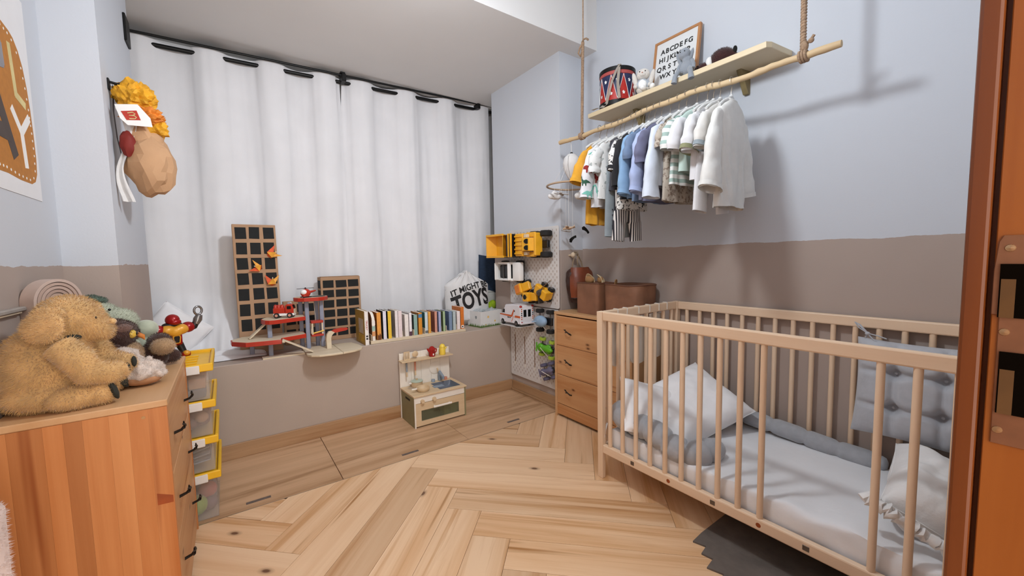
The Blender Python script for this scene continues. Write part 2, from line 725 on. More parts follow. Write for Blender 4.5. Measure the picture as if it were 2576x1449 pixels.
# large wood-look tiles along the window ledge
m_trim = M('metal_edge_strip', 'c9c4ba', 0.25, metal=1.0, var=0.02)
struct(obj('trim_1', box(XL, YP + .001, -0.004, XR, YP + .0045, 0.0012), m_trim))
m_mark = M('grey_tile_mark', '6b5e57', 0.6, var=0.15, scale=60)
xs = [-0.99, -0.293, 0.404, 1.1, 1.797, 2.2]
for a, b in zip(xs, xs[1:]):
    a, b = max(a, XL), min(b, XR)
    if b - a < .02:
        continue
    g = 0.003 if abs(a - .404) < .01 else 0.0012
    o = child_of_floor('tile', box(a + g, YP + .006, -0.006, b - .0008, YS + .01, 0.0), m_tile)
    if a > -.4 and a < 1.5:
        cx = {-0.293: 0.06, 0.404: 0.765, 1.1: 1.463}[round(a, 3)]
        k = obj('tile_mark', box(cx - .047, 2.049, -0.0005, cx + .047, 2.068, 0.0006), m_mark)
        k.parent = o
        k.location = k.location - floor.location - o.location

# walls
struct(obj('wall_right', box(XR, -0.7, 0, XR + .1, YP + .001, CZ), m_right))
struct(obj('wall_left', box(XL - .1, -0.7, 0, XL, YP + .3, CZ), m_left))
struct(obj('wall_pillar_right', box(PRX, YP, 0, XR + .1, 2.81, CZ), m_pilR))
struct(obj('wall_pillar_left', box(XL - .1, YP + .04, 0, PLX, 2.74, CZ), m_left))
struct(obj('wall_ledge', box(XL - .1, YS, 0, XR + .1, YB, LZ, 0.004), m_taupe))
bb = [box(XL - .1, YB, 0, .25, YB + .1, CZ), box(1.45, YB, 0, XR + .1, YB + .1, CZ), box(.25, YB, 0, 1.45, YB + .1, .9), box(.25, YB, 2.15, 1.45, YB + .1, CZ)]
struct(obj('wall_back', merge(*bb), m_white))
struct(obj('wall_recess_right', box(XR + .02, 2.81, 0, XR + .1, YB, CZ), m_white))
struct(obj('wall_recess_left', box(XL - .1, 2.74, 0, XL - .02, YB, CZ), m_white))
struct(obj('ceiling', box(XL - .1, -0.7, CZ, XR + .1, YB, CZ + .1), m_white))
struct(obj('ceiling_soffit', box(XL, 1.862, SZ, XR, YB, CZ), m_white))
# window behind the curtain
w1 = struct(obj('window_1', merge(box(.25, YB - .0, .9, 1.45, YB + .02, .95), box(.25, YB, 2.10, 1.45, YB + .02, 2.15), box(.25, YB, .95, .30, YB + .02, 2.1), box(1.40, YB, .95, 1.45, YB + .02, 2.1), box(.825, YB, .95, .875, YB + .02, 2.1)), m_wframe))
for a, b in ((.30, .825), (.875, 1.40)):
    k = obj('pane', box(a, YB + .015, .95, b, YB + .02, 2.10), m_glass)
    k.parent = w1
    k.location = k.location - w1.location
# door wall with the doorway the photograph is taken from
dw = [box(.66, YF - .12, 0, XR, YF, CZ), box(XL, YF - .12, 0, -.33, YF, CZ), box(-.33, YF - .12, 2.06, .66, YF, CZ)]
struct(obj('wall_front', merge(*dw), m_left))
struct(obj('trim_2', merge(box(-.33, YF - .13, 0, -.29, YF + .012, 2.06), box(-.33, YF - .13, 2.02, .66, YF + .012, 2.06)), m_doorwood))
struct(obj('trim_5', merge(box(.60, .0465, 0, .70, .0625, 2.06, .003, 2), box(.616, .0425, 0, .70, .0466, 2.06)), m_doorshade))
jamb = struct(obj('trim_3', box(.603, -.10, 0, .70, .0424, 2.06, .0008), m_doorwood))
m_strike = M('bronze_strike_plate', '8a5f45', 0.42, metal=0.55, var=0.08, scale=40)
m_hole = M('latch_hole_dark', '0d0906', 1.0, var=0.0, spec=0.0)
m_brass = M('brass_screw', 'b89a76', 0.3, metal=0.9, var=0.03)
m_latchwood = M('latch_hole_wood', '5a3a12', 0.8, var=0.1)


def on(parent, o):
    o.parent = parent
    o.location = o.location - parent.location
    return o


prof = [(.044, 1.059), (.030, 1.064), (.002, 1.064), (.002, .858), (.0395, .868), (.0365, .985), (.0435, .988)]
prof = [(.0405, 1.062), (.0425, 1.035), (.0425, .9925), (.0375, .992), (.0375, .866), (-.01, .866), (-.01, 1.068), (.038, 1.068)]
sp = on(jamb, obj('strike_plate', prismYZ(prof, .6012, .6035, .0005), m_strike))
for (ya, yb, za, zb) in ((.014, .0385, .990, 1.041), (.014, .0355, .897, .957)):
    h = obj('latch_hole', box(.5995, ya, za, .6030, yb, zb), m_hole)
    h.parent = sp
    h.location = h.location - sp.location - jamb.location
    h = obj('latch_lining', box(.5990, yb - .010, za, .5996, yb - .001, zb - (zb - za) * .28), m_latchwood)
    h.parent = sp
    h.location = h.location - sp.location - jamb.location
for z in (1.056, .976, .880):
    h = obj('screw', lathe([(0, 0), (.0032, 0.0004), (.0036, .0012), (0.0036, .002)], 12, (.6000, .0335, z), 'X'), m_brass)
    h.parent = sp
    h.location = h.location - sp.location - jamb.location
# baseboards
struct(obj('baseboard_back', box(PLX, YS - .012, 0, PRX - .012, YS, .082, .002), m_base))
struct(obj('baseboard_pillar', box(PRX - .014, YP, 0, PRX, YS - .012, .078, .002), m_baseY))
struct(obj('trim_4', box(PRX - .026, YP, 0, PRX - .014, YS - .012, .016, .003), m_baseY))
struct(obj('baseboard_right', box(XR - .012, 0.05, 0, XR, YP, .078, .002), m_baseY))


# pendant lamp that lights the room, just above the frame
m_cord = M('lamp_cord', '2a2a2a', 0.6)
m_bulb = EMIT('glowing_glass_globe', LAMP_COLOR, LAMP_STRENGTH)
pl = thing('pendant_lamp', 'glowing white glass globe pendant hanging from the ceiling', 'lamp', LAMP_POS)
obj('globe', lathe([(0, -.075), (.03, -.069), (.053, -.053), (.069, -.03), (.075, 0), (.069, .03), (.053, .053), (.03, .068), (.022, .07)], 32), m_bulb, pl, True)
obj('socket', lathe([(.024, .066), (.026, .08), (.02, .11), (.006, .118), (0, .118)], 20), m_cord, pl, True)
obj('cord', cyl((0, 0, .115), (0, 0, CZ - LAMP_POS[2] - .02), .003, n=8), m_cord, pl)
obj('ceiling_cup', lathe([(.045, CZ - LAMP_POS[2] - .001), (.045, CZ - LAMP_POS[2] - .02), (.01, CZ - LAMP_POS[2] - .03), (0, CZ - LAMP_POS[2] - .03)], 24), m_cord, pl, True)

# added spot head, arm and light, out of view, to brighten the curtain
sh_ = obj('added_fill_head', xf(lathe([(0, -.07), (.022, -.068), (.030, -.03), (.040, .012), (.037, .012), (.027, -.028), (.0, -.05)], 24), Matrix.Translation((0, .13, .03)) @ Matrix.Rotation(math.radians(-112), 4, 'X')), m_cord, pl, True)
obj('added_fill_arm', tube([(0, .006, .10), (0, .05, .10), (0, .085, .062)], .006, 8), m_cord, pl, True)
sl_ = bpy.data.lights.new('added_fill_light', 'SPOT')
sl_.energy = FILL_SPOT_POWER
sl_.color = FILL_SPOT_COLOR
sl_.spot_size = math.radians(125)
sl_.spot_blend = 1.0
sl_.shadow_soft_size = 0.035
so_ = bpy.data.objects.new('added_fill_light', sl_)
COL.objects.link(so_)
so_.parent = pl
so_.location = (0, .152, .022)
so_.rotation_euler = (math.radians(68), 0, 0)
# ================================================================== CHESTS OF DRAWERS
m_pineF = WOOD('pine_front', 'd6a676', 'b98050', 'Y', 18, 0.05, 0.45, knots=6.0, rnd=0.10, contrast=(0.25, 0.7), streak='9c5f30', hues='b97c48')
m_pineT = WOOD('pine_top', 'dcb287', 'c08f5e', 'Y', 20, 0.05, 0.45, rnd=0.05)
m_pineS = WOOD('pine_side', 'd6925a', 'b56a32', 'Z', 24, 0.035, 0.42, rnd=0.22, contrast=(0.34, 0.62), streak='9c5322')
m_iron = M('black_iron', '1a1512', 0.5, metal=0.3, var=0.1)


def twig_handle(parent, y, z, sx, flip=1):
    """black cast twig pull standing off the drawer front"""
    x = sx
    d = -1 if flip > 0 else 1
    b = tube([(x, y - .004, z - .018), (x + d * .018, y - .004, z - .012), (x + d * .024, y - .006, z - .004)], [.0045, .004, .0035], 7)
    b = merge(b, tube([(x + d * .024, y - .022 * flip, z - .008), (x + d * .026, y - .004 * flip, z - .004), (x + d * .027, y + .016 * flip, z + .006), (x + d * .025, y + .036 * flip, z + .014)], [.003, .0042, .0036, .0022], 7),
              tube([(x + d * .026, y + .006 * flip, z + .002), (x + d * .026, y + .020 * flip, z - .004), (x + d * .024, y + .028 * flip, z - .002)], [.0034, .0028, .0018], 6),
              tube([(x + d * .026, y + .020 * flip, z + .007), (x + d * .026, y + .024 * flip, z + .018)], [.003, .0018], 6))
    return obj('twig_handle', b, m_iron, parent, True)


def chest(label, loc, fx, bx, y0, y1, side_mat, hy):
    """fx front x, bx back x (local), three drawers along the front"""
    t = thing('chest_of_drawers', label, 'chest', loc)
    d = 1 if fx > bx else -1
    lo, hi = min(fx, bx), max(fx, bx)
    for ia, a in enumerate((y0, y1 - .018)):
        if d > 0 and ia == 0:      # the near side is glued up from staves of different tone
            pn = obj('side_panel', box(lo, a + .001, 0, hi, a + .018, .682), side_mat, t)
            cuts = [lo, lo + .030, lo + .085, lo + .118, lo + .150, lo + .196, lo + .232, lo + .270, hi]
            for ca, cb_ in zip(cuts, cuts[1:]):
                st_ = obj('stave', box(ca + .0001, a, 0, cb_ - .0001, a + .0012, .682), side_mat, None)
                st_.parent = pn
                st_.location = Vector(st_.location) - Vector(pn.location)
            continue
        bm = prismXZ([(lo, 0), (hi, 0), (hi, .682), (lo, .682)], a, a + .018, .0012)
        # notched foot
        obj('side_panel', bm, side_mat, t)
    obj('top', box(lo - (.002 if d < 0 else 0), y0 - .001, .682, hi + (.002 if d > 0 else 0), y1 + .001, .70, .0025), m_pineT, t)
    obj('back_panel', box(bx if d > 0 else bx - .006, y0 + .018, .04, bx + .006 if d > 0 else bx, y1 - .018, .68), m_pineF, t)
    obj('plinth', box(fx - d * .02, y0 + .018, .018, fx - d * .004, y1 - .018, .088) if d < 0 else box(fx - .02, y0 + .018, .018, fx - .004, y1 - .018, .088), m_pineF, t)
    zs = [(.092, .285), (.288, .479), (.482, .674)]
    for k, (za, zb) in enumerate(zs):
        a, b = sorted((fx - d * .018, fx - d * .002))
        dr = obj('drawer', box(a, y0 + .020, za, b, y1 - .020, zb, .0012), m_pineF, t)
        for hh in hy:
            h = twig_handle(t, hh, (za + zb) / 2 + .003, fx - d * .003, -d)
            h.parent = dr
            h.location = h.location - dr.location
    return t


cr = chest('pine chest with black twig handles between the pegboard and the crib', (0, 0, 0), 1.743, 2.040, 1.345, 1.965, m_pineT, (1.815, 1.505))
cl = chest('orange pine chest with plush animals sitting on top', (0, 0, 0), -.148, -.455, 1.378, 1.994, m_pineS, (1.51, 1.85))
# face-frame knots of the big side panel: darker insert near the front edge
m_knot = M('reddish_pine_patch', '9a4512', 0.5, var=0.12, scale=30)
m_screw = M('wood_plug', 'b98a58', 0.5)
o = obj('pine_patch', prismXZ([(-.182, .452), (-.150, .437), (-.150, .418), (-.182, .420)], 1.3775, 1.3785), m_knot, cl)
for q in ((-.195, .662),):
    obj('screw_plug', lathe([(0, -.0012), (.004, -.001), (.0045, 0.001), (0, .001)], 12, (q[0], 1.378, q[1]), 'Y'), m_screw, cl)

# ================================================================== CRIB
m_beech = WOOD('crib_beech', 'efd7bd', 'e0bd9a', 'Y', 30, 0.05, 0.45, contrast=(0.2, 0.8), bmp=0.03)
m_beechZ = WOOD('crib_beech_z', 'efd7bd', 'e0bd9a', 'Z', 30, 0.05, 0.45, contrast=(0.2, 0.8), bmp=0.03)
m_beechX = WOOD('crib_beech_x', 'efd7bd', 'e0bd9a', 'X', 30, 0.05, 0.45, contrast=(0.2, 0.8), bmp=0.03)
m_bolt = M('crib_bolt_plate', '6e6258', 0.4, metal=0.6, var=0.1)
crib = thing('crib', 'slatted beech crib standing along the right wall', 'crib', (1.72, .655, 0))
ox, oy = 1.72, .655


def cb(bm):
    return mv(bm, -ox, -oy, 0)


CX0, CX1, CY0, CY1 = 1.393, 2.036, .035, 1.275
for x in (CX0, CX1 - .034):
    for y in (CY0, CY1 - .030):
        bm = box(x, y, 0, x + .034, y + .030, .80, .003, 2)
        for v in bm.verts:
            if v.co.z < .12:
                cx_ = x + .017
                v.co.x = cx_ + (v.co.x - cx_) * (.6 + .4 * v.co.z / .12)
        obj('post', cb(bm), m_beechZ, crib)
for x in (1.398, 2.006):
    obj('top_rail', cb(box(x, CY0 + .03, .758, x + .024, CY1 - .03, .80, .005, 2)), m_beech, crib)
    obj('bottom_rail', cb(box(x, CY0 + .03, .127, x + .024, CY1 - .03, .168, .005, 2)), m_beech, crib)
for y in (CY0 + .003, CY1 - .027):
    obj('end_rail', cb(box(CX0 + .034, y, .758, CX1 - .034, y + .024, .80, .005, 2)), m_beechX, crib)
    obj('end_rail', cb(box(CX0 + .034, y, .127, CX1 - .034, y + .024, .168, .005, 2)), m_beechX, crib)
slat0 = None


def slat(x, y):
    global slat0
    if slat0 is None:
        slat0 = obj('slat', cyl((0, 0, .16), (0, 0, .762), .0098, n=12), m_beechZ, crib, True, center=False)
        s = slat0
    else:
        s = slat0.copy()
        COL.objects.link(s)
        s.parent = crib
    s.location = (x - ox, y - oy, 0)


ys = [1.208 - .0713 * k for k in range(16)]
for k, y in enumerate(ys):
    if k not in (10, 11, 12):
        slat(1.410, y)
for k, y in enumerate(ys):
    slat(2.018, y - .012)
for k in range(8):
    slat(1.455 + k * .0735, CY1 - .015)
    slat(1.455 + k * .0735, CY0 + .015)
obj('bed_base', cb(box(1.422, .066, .118, 2.006, 1.246, .134)), m_beechX, crib)
for y, kind in ((1.075, 0), (.90, 1), (.72, 0), (.565, 1), (.43, 0)):
    if kind:
        obj('bolt_hole', cb(lathe([(0, 0), (.007, .0003), (.0085, .001), (.0085, .002)], 14, (1.3972, y, .147), 'X')), m_knot, crib)
    else:
        obj('bolt_plate', cb(box(1.3967, y - .009, .139, 1.399, y + .009, .156, .001)), m_bolt, crib)

# mattress with its rumpled fitted sheet
m_sheet = M('ivory_fitted_sheet', 'ebebed', 0.85, var=0.03, scale=6, bmp=0.25, bscale=7, bdist=0.02, sheen=0.2)


def matt(u, v):
    # superellipse cross-section around the mattress in y-z, swept along x? simple rounded slab as a closed tube around v
    return None


bm = box(1.428, .072, .134, 2.000, 1.240, .236, .022, 3)
bmesh.ops.subdivide_edges(bm, edges=[e for e in bm.edges if e.calc_length() > .06], cuts=40, use_grid_fill=True)
for v in bm.verts:
    fx_ = max(0, 1 - (v.co.x - 1.428) / .22)
    w = noise.noise(Vector((v.co.x * 6, v.co.y * 17 + v.co.z * 34, v.co.z * 5)))
    w2 = noise.noise(Vector((v.co.x * 3 + 9, v.co.y * 5, 1)))
    v.co.z += (.014 * w + .008 * w2) * (fx_ ** 1.1) * (1 if v.co.z > .15 else 0)
    if v.co.x < 1.436:
        v.co.x += .010 * noise.noise(Vector((2, v.co.y * 18 + v.co.z * 55, v.co.z * 12))) + .004
mt = obj('crib_mattress', bm, m_sheet, smooth=True)
tag(mt, 'thin mattress in a rumpled ivory fitted sheet inside the crib', 'mattress')


def pillow(name, label, cat, w, h, t, mat, loc, rot, seed=0, puff=1.0, wr=0.004, n=36, seam=True, group=None, pin=1.0):
    """soft cushion: two bulged sheets with pinched corners, lying in local XY"""
    def f(sgn):
        def g(u, v):
            a, b = 2 * u - 1, 2 * v - 1
            ed = 1 - .055 * pin * (1 - a * a) * abs(b) ** 3
            ed2 = 1 - .055 * pin * (1 - b * b) * abs(a) ** 3
            x, y = a * w / 2 * ed2, b * h / 2 * ed
            prof_ = (max(0, 1 - a ** 4) * max(0, 1 - b ** 4)) ** .55
            z = sgn * t / 2 * prof_ * puff
            q = Vector((x * 9 + seed, y * 9, sgn))
            z += (noise.noise(q) * wr * 2 + noise.noise(q * 3.1) * wr) * prof_
            return (x, y, z)
        return g
    bm = merge(grid(f(1), n, n), grid(f(-1), n, n))
    clean(bm, .0006)
    bmesh.ops.recalc_face_normals(bm, faces=bm.faces[:])
    tt = thing(name, label, cat, loc, rot, group)
    obj('cover', bm, mat, tt, True)
    if seam:
        pts = []
        for k in range(4 * 16):
            s, e = divmod(k, 16)
            q = -1 + 2 * e / 16
            a, b = [(q, -1), (1, q), (-q, 1), (-1, -q)][s]
            ed = 1 - .055 * pin * (1 - a * a) * abs(b) ** 3
            ed2 = 1 - .055 * pin * (1 - b * b) * abs(a) ** 3
            pts.append((a * w / 2 * ed2, b * h / 2 * ed, 0))
        obj('seam', tube(pts, .0016, 6, closed=True), mat, tt, True)
    return tt


m_pil = M('white_pillowcase', 'f3f2f3', 0.8, var=0.02, bmp=0.25, bscale=14, bdist=0.01, sheen=0.2)
pillow('pillow', 'large white pillow propped up against the far end of the crib', 'pillow', .46, .36, .14, m_pil, (1.735, 1.03, .338), (math.radians(26), math.radians(-20), math.radians(-20)), 3, wr=.007, n=48)
pillow('pillow', 'smaller white pillow leaning against the front slats of the crib', 'pillow', .30, .27, .09, m_pil, (1.575, 1.10, .340), (math.radians(44), math.radians(16), math.radians(-30)), 8, wr=.007)
m_ruffle = M('white_crinkled_cotton', 'eeecea', 0.85, var=0.03, bmp=0.5, bscale=22, bdist=0.012, sheen=0.2)
pr = pillow('pillow', 'white ruffled pillow heaped at the near end of the crib', 'pillow', .40, .27, .17, m_ruffle, (1.715, .185, .300), (math.radians(24), math.radians(-5), math.radians(6)), 5, wr=.012, n=44)
rb = []
for k in range(40):
    a = -.17 + .34 * k / 39
    rb.append((-.225 - .012 * abs(math.sin(k * 1.9)), a, .008 * math.sin(k * 2.7)))
obj('ruffle', tube(rb, [.012 + .006 * abs(math.sin(k * 1.3)) for k in range(40)], 8), m_ruffle, pr, True)

# grey bumper snake wound round the head end, two strands
m_grey = M('grey_jersey', 'a6a8ad', 0.9, var=0.05, scale=40, bmp=0.3, bscale=90, bdist=0.003, sheen=0.5)


def snake(pts, r, name, label, knots=(), n=14):
    P = [Vector(p) for p in pts]
    out = []
    for i in range(len(P) - 1):       # Catmull-Rom
        p0, p1, p2, p3 = P[max(i - 1, 0)], P[i], P[i + 1], P[min(i + 2, len(P) - 1)]
        for k in range(8):
            t = k / 8
            out.append(0.5 * ((2 * p1) + (-p0 + p2) * t + (2 * p0 - 5 * p1 + 4 * p2 - p3) * t * t + (-p0 + 3 * p1 - 3 * p2 + p3) * t ** 3))
    out.append(P[-1])
    R = []
    N = len(out)
    for i in range(N):
        s = i / (N - 1)
        e = min(1, s * 14, (1 - s) * 14)
        pinch = 1 - .22 * max(0, math.cos(i * 2 * PI / 9)) ** 6
        R.append(r * (.35 + .65 * math.sqrt(e)) * pinch)
    return tag(obj(name, tube(out, R, n), m_grey, smooth=80), label, 'bumper')


snake([(1.60, .80, .268), (1.53, .81, .266), (1.478, .85, .256), (1.462, .92, .262), (1.464, 1.00, .290), (1.466, 1.08, .298), (1.468, 1.16, .30), (1.49, 1.205, .315), (1.56, 1.212, .305), (1.66, 1.205, .290), (1.80, 1.205, .290), (1.92, 1.185, .29), (1.955, 1.10, .29), (1.958, .98, .295)], .053, 'crib_bumper', 'grey jersey bumper roll curled round the head end of the crib')
snake([(1.968, .97, .285), (1.968, .88, .285), (1.968, .78, .28), (1.968, .66, .272), (1.968, .56, .262), (1.97, .46, .256), (1.972, .36, .252)], .036, 'crib_bumper', 'slimmer grey bumper strand lying along the wall side of the mattress')
tie = thing('bumper_tie', 'white fabric tie hanging from the bumper at the crib corner post', 'tie', (1.44, 1.252, .20))
obj('ribbon', tube([(0, 0, .06), (-.014, .004, .03), (-.022, .004, 0), (-.026, .003, -.025)], [.005, .011, .013, .003], 8, sq=.3), m_pil, tie, True)

# tufted seat cushion tied to the wall-side slats
m_tuft = M('light_grey_cotton', 'b4b6bc', 0.9, var=0.04, scale=30, bmp=0.3, bscale=80, bdist=0.003, sheen=0.4)
CW, CH = .36, .36
tufts = [(-.062, .062), (.062, .062), (-.062, -.062), (.062, -.062)]


def cush(sgn):
    def g(u, v):
        a, b = 2 * u - 1, 2 * v - 1
        y, z = a * CW / 2 * (1 - .05 * (1 - b * b) * 1), b * CH / 2 * (1 - .05 * (1 - a * a))
        p = (max(0, 1 - a ** 4) * max(0, 1 - b ** 4)) ** .5
        t = .055 * p
        for (ty, tz) in tufts:
            d2 = ((y - ty) ** 2 + (z - tz) ** 2)
            t -= .05 * math.exp(-d2 / .00035) * p
        for q in (-.062, .062):
            t -= .016 * math.exp(-((y - q) / .010) ** 2) * p
            t -= .018 * math.exp(-((z - q) / .010) ** 2) * p
        t = max(t, .0015)
        return (sgn * t, y, z)
    return g


bm = merge(grid(cush(-1), 64, 64), grid(cush(1), 24, 24))
cu_ = thing('seat_cushion', 'light grey tufted cushion tied to the slats on the wall side of the crib', 'cushion', (1.955, .285, .548), (0, math.radians(7), 0))
obj('cover', clean(bm), m_tuft, cu_, 80)
for (ty, tz) in tufts:
    obj('button', lathe([(0, -.003), (.004, -.002), (.0045, 0), (0, 0)], 12, (-.010, ty, tz), 'X'), m_tuft, cu_, True)
bow = tube([(.0, .16, .17), (-.01, .15, .195), (-.012, .175, .225), (-.012, .19, .235), (-.012, .178, .215), (-.01, .15, .196)], .004, 7, sq=.5)
bow = merge(bow, tube([(-.01, .15, .195), (-.012, .12, .19), (-.014, .095, .182)], .0045, 7, sq=.5), tube([(-.01, .15, .195), (-.014, .13, .172), (-.016, .11, .165)], .004, 7, sq=.5), ell((-.012, .15, .195), (.007, .008, .007), 2))
obj('tie_bow', bow, m_tuft, cu_, True)

# quilted white bib / pockets hung over the far end rail of the crib
m_bib = M('cream_canvas', 'd8cfc4', 0.9, var=0.03, bmp=0.2, bscale=60, sheen=0.2)
for x, w, h, lab in ((1.545, .115, .235, 'cream canvas pocket hanging from the crib end rail, nearest the front post'), (1.715, .15, .25, 'cream canvas pocket hanging from the middle of the crib end rail'), (1.875, .12, .24, 'cream canvas pocket hanging from the crib end rail next to the wall')):
    t = thing('crib_pocket', lab, 'pocket', (x, 1.281, .745), group=None)
    n = 12
    poly = [(-w / 2, 0), (w / 2, 0), (w / 2, -h + .05)] + [(w / 2 * math.cos(a), -h + .05 + .05 * math.sin(-a)) for a in [PI / 2 * 0 + k * PI / 8 for k in range(1, 8)]] + [(-w / 2, -h + .05)]
    obj('pouch', prismXZ(poly, -0.004, .010, .002), m_bib, t)
    for s in (-1, 1):
        obj('strap', tube([(s * w * .30, -.0065, -.005), (s * w * .30, -.0065, .055), (s * w * .30, -.010, .0565), (s * w * .30, -.032, .0565), (s * w * .30, -.0345, .054), (s * w * .30, -.0345, .02)], .0026, 6), m_bib, t, True)

# zig-zag edged dark foam mat under the crib
m_mat = M('grey_felt_mat', '6d645d', 0.95, var=0.12, scale=14, bmp=0.3, bscale=80)
edge = [(1.404, .762), (1.336, .757), (1.349, .714), (1.303, .706), (1.309, .668), (1.256, .661), (1.272, .612), (1.215, .606), (1.232, .556), (1.176, .55), (1.194, .50), (1.136, .494), (1.15, .44), (1.10, .43), (1.10, .06), (1.98, .06), (1.98, .762)]
tag(obj('foam_mat', prism(edge, 0.0, .006), m_mat), 'dark grey floor mat with a zig-zag edge under the crib', 'mat')
# ================================================================== CURTAINS AND ROD
def adder(t):
    """place world-space shapes as parts of a thing whose Empty is only translated"""
    def add(name, bm, mat, smooth=False, parent=None):
        o = obj(name, bm, mat, None, smooth)
        o.parent = parent or t
        off = Vector(t.location)
        p = parent
        while p is not None and p != t:
            off = off + Vector(p.location)
            p = p.parent
        o.location = Vector(o.location) - off
        return o
    return add


m_black = M('matt_black_metal', '121212', 0.45, metal=0.4, var=0.05)
m_curtain = M('white_cotton_curtain', 'e6e6e8', 0.9, var=0.02, scale=5, bmp=0.15, bscale=180, bdist=0.002, sheen=0.3)
RA, RB = Vector((-.36, 3.075, 2.290)), Vector((2.02, 3.105, 2.362))


def rod(x):
    return RA + (RB - RA) * ((x - RA.x) / (RB.x - RA.x))


t = thing('curtain_rod', 'black double curtain rod across the top of the window', 'curtain rod', (.85, 3.08, 2.32))
add = adder(t)
add('thick_rod', cyl(rod(-.46), rod(2.05), .0125, n=14), m_black, True)
add('thin_rod', cyl(rod(-.46) + Vector((0, -.05, .030)), rod(2.05) + Vector((0, -.05, .030)), .0075, n=12), m_black, True)
for x in (.755, 1.86):
    c = rod(x)
    b = merge(box(x - .014, c.y - .07, c.z - .012, x + .014, c.y + .01, c.z + .038, .003), box(x - .011, c.y - .015, c.z, x + .011, c.y + .0, SZ - .002, .002), box(x - .016, c.y - .04, SZ - .012, x + .016, c.y + .03, SZ - .001, .002))
    add('bracket', b, m_black)
add('bracket_plate', box(-.3172, 2.61, 2.10, -.307, 2.715, 2.225, .003), m_black)


def curtain(label, x0, x1, ph, per, puddle, seed, gap=0):
    nx, nz = 200, 70

    def f(u, v):
        x = x0 + (x1 - x0) * u
        r = rod(x)
        top = r.z + .030
        z = top + (LZ + .006 - top) * v
        A = .034 * (1 - .35 * v) * (1 if v < .05 else 1)
        ang = 2 * PI * (x - ph) / per + noise.noise(Vector((x * 3, v * 2.2, seed))) * 1.1 * v
        c = math.cos(ang)
        c = math.copysign(abs(c) ** .75, c)
        y = r.y + A * c
        y += .018 * v * noise.noise(Vector((x * 7, v * 1.6 + 3, seed))) + .006 * noise.noise(Vector((x * 24, v * 3, seed)))
        if gap:
            if gap < 0 and u > .97:
                x -= .006 * max(0, 1 - v / .22)
            if gap > 0 and u < .05:
                x += .034 * max(0, 1 - v / .26) * (1 - u / .05)
        y = max(y, 3.02)
        if puddle:
            w = max(0, min(1, (.20 - x) / .12)) * max(0, min(1, (x + .30) / .06))
            k = max(0, (v - .80) / .20)
            s = k * k * w
            y -= .22 * s * (1 + .35 * noise.noise(Vector((x * 9, 0, 2))))
            z += .055 * w * math.sin(k * PI) * (.6 + .6 * noise.noise(Vector((x * 14, k * 4, 6)))) + .012 * s * math.sin(x * 95 + k * 6)
            z = max(z, LZ + .003)
        return (x, y, z)
    bm = grid(f, nx, nz)
    return tag(obj('curtain', bm, m_curtain, smooth=80), label, 'curtain')


curtain('left white cotton curtain, its hem heaped on the ledge behind the robot', -.43, .748, .157, .322, True, 1, -1)
curtain('right white cotton curtain hanging behind the row of books', .726, 1.985, 1.06, .346, False, 5, 1)
# loose folds of the left curtain hem lying on the ledge
def hem(u, v):
    x = -.27 + .44 * u
    y = 2.70 + .26 * v + .02 * noise.noise(Vector((x * 6, v, 3)))
    e = math.sin(v * PI) ** .5 * math.sin(u * PI) ** .4
    z = LZ + .004 + e * (.020 + .016 * math.sin(v * 17 + x * 6 + 2 * noise.noise(Vector((x * 5, v * 2, 0)))) + .012 * noise.noise(Vector((x * 10, v * 9, 1))))
    return (x, y, max(z, LZ + .002))


tag(obj('cloth', grid(hem, 70, 40), m_curtain, smooth=80), 'crumpled white cloth lying in folds on the ledge left of the toy garage', 'cloth')

# ================================================================== CARDBOARD CITY
m_card = M('brown_cardboard', 'b08c6c', 0.85, var=0.05, scale=8, bmp=0.05, bscale=60)
m_cardD = M('brown_cardboard_edge', '9a7858', 0.9, var=0.08, scale=60)
m_blk = M('black_paper', '191a19', 0.85, var=0.12, scale=30)


def cardboard(label, cx, y0, w, d, h, cols, rows, ww, wh, top, lean=0.0, pitchx=None, pitchz=None, side=0):
    t = thing('cardboard_building', label, 'cardboard house', (cx, y0, LZ), (lean, 0, 0), 'cardboard buildings on the ledge')
    obj('box', box(-w / 2, 0, 0, w / 2, d, h, .0025), m_card, t)
    rnd = random.Random(int(cx * 100))
    px_, pz_ = pitchx or w / cols, pitchz or (h - top) / rows
    for r in range(rows):
        for c in range(cols):
            x = (c - (cols - 1) / 2) * px_ + rnd.uniform(-.002, .002)
            z = h - top - wh / 2 - r * pz_ + rnd.uniform(-.0015, .0015)
            q = rnd.uniform(-.002, .002)
            poly = [(x - ww / 2, z - wh / 2), (x + ww / 2 + q, z - wh / 2 + q), (x + ww / 2, z + wh / 2), (x - ww / 2 - q, z + wh / 2)]
            obj('paper_window', prismXZ(poly, -.0012, .0004), m_blk, t)
    for k in range(side):
        for r in range(rows):
            z = h - top - wh / 2 - r * pz_
            y = d * (.28 + .42 * k)
            obj('paper_window', prismYZ([(y - .02, z - wh / 2 - .004), (y + .02, z - wh / 2 - .004), (y + .02, z + wh / 2), (y - .02, z + wh / 2)], -w / 2 - .0012, -w / 2 + .0004), m_blk, t)
    if not side:
        obj('tape_fold', box(-w / 2 + .001, -.0008, h * .74, w / 2 - .001, 0, h * .7425), m_cardD, t)
    else:
        obj('top_flap', box(-w / 2 + .004, .004, h, w / 2 - .004, d * .5, h + .0035, .001), m_cardD, t)
    return t


cardboard('tall cardboard tower with black paper windows and paper flames', .1555, 2.825, .222, .05, .772, 3, 7, .0545, .069, .017, -math.atan(.05 / .77), .0715, .0915)
cardboard('cardboard block of black paper windows beside the picture books', .642, 2.925, .256, .11, .434, 3, 6, .068, .050, .022, 0, .0805, .0665, 2)
cardboard('low cardboard house mostly hidden behind the toy garage', .395, 2.95, .21, .045, .285, 3, 3, .052, .052, .02, 0, .066, .082)

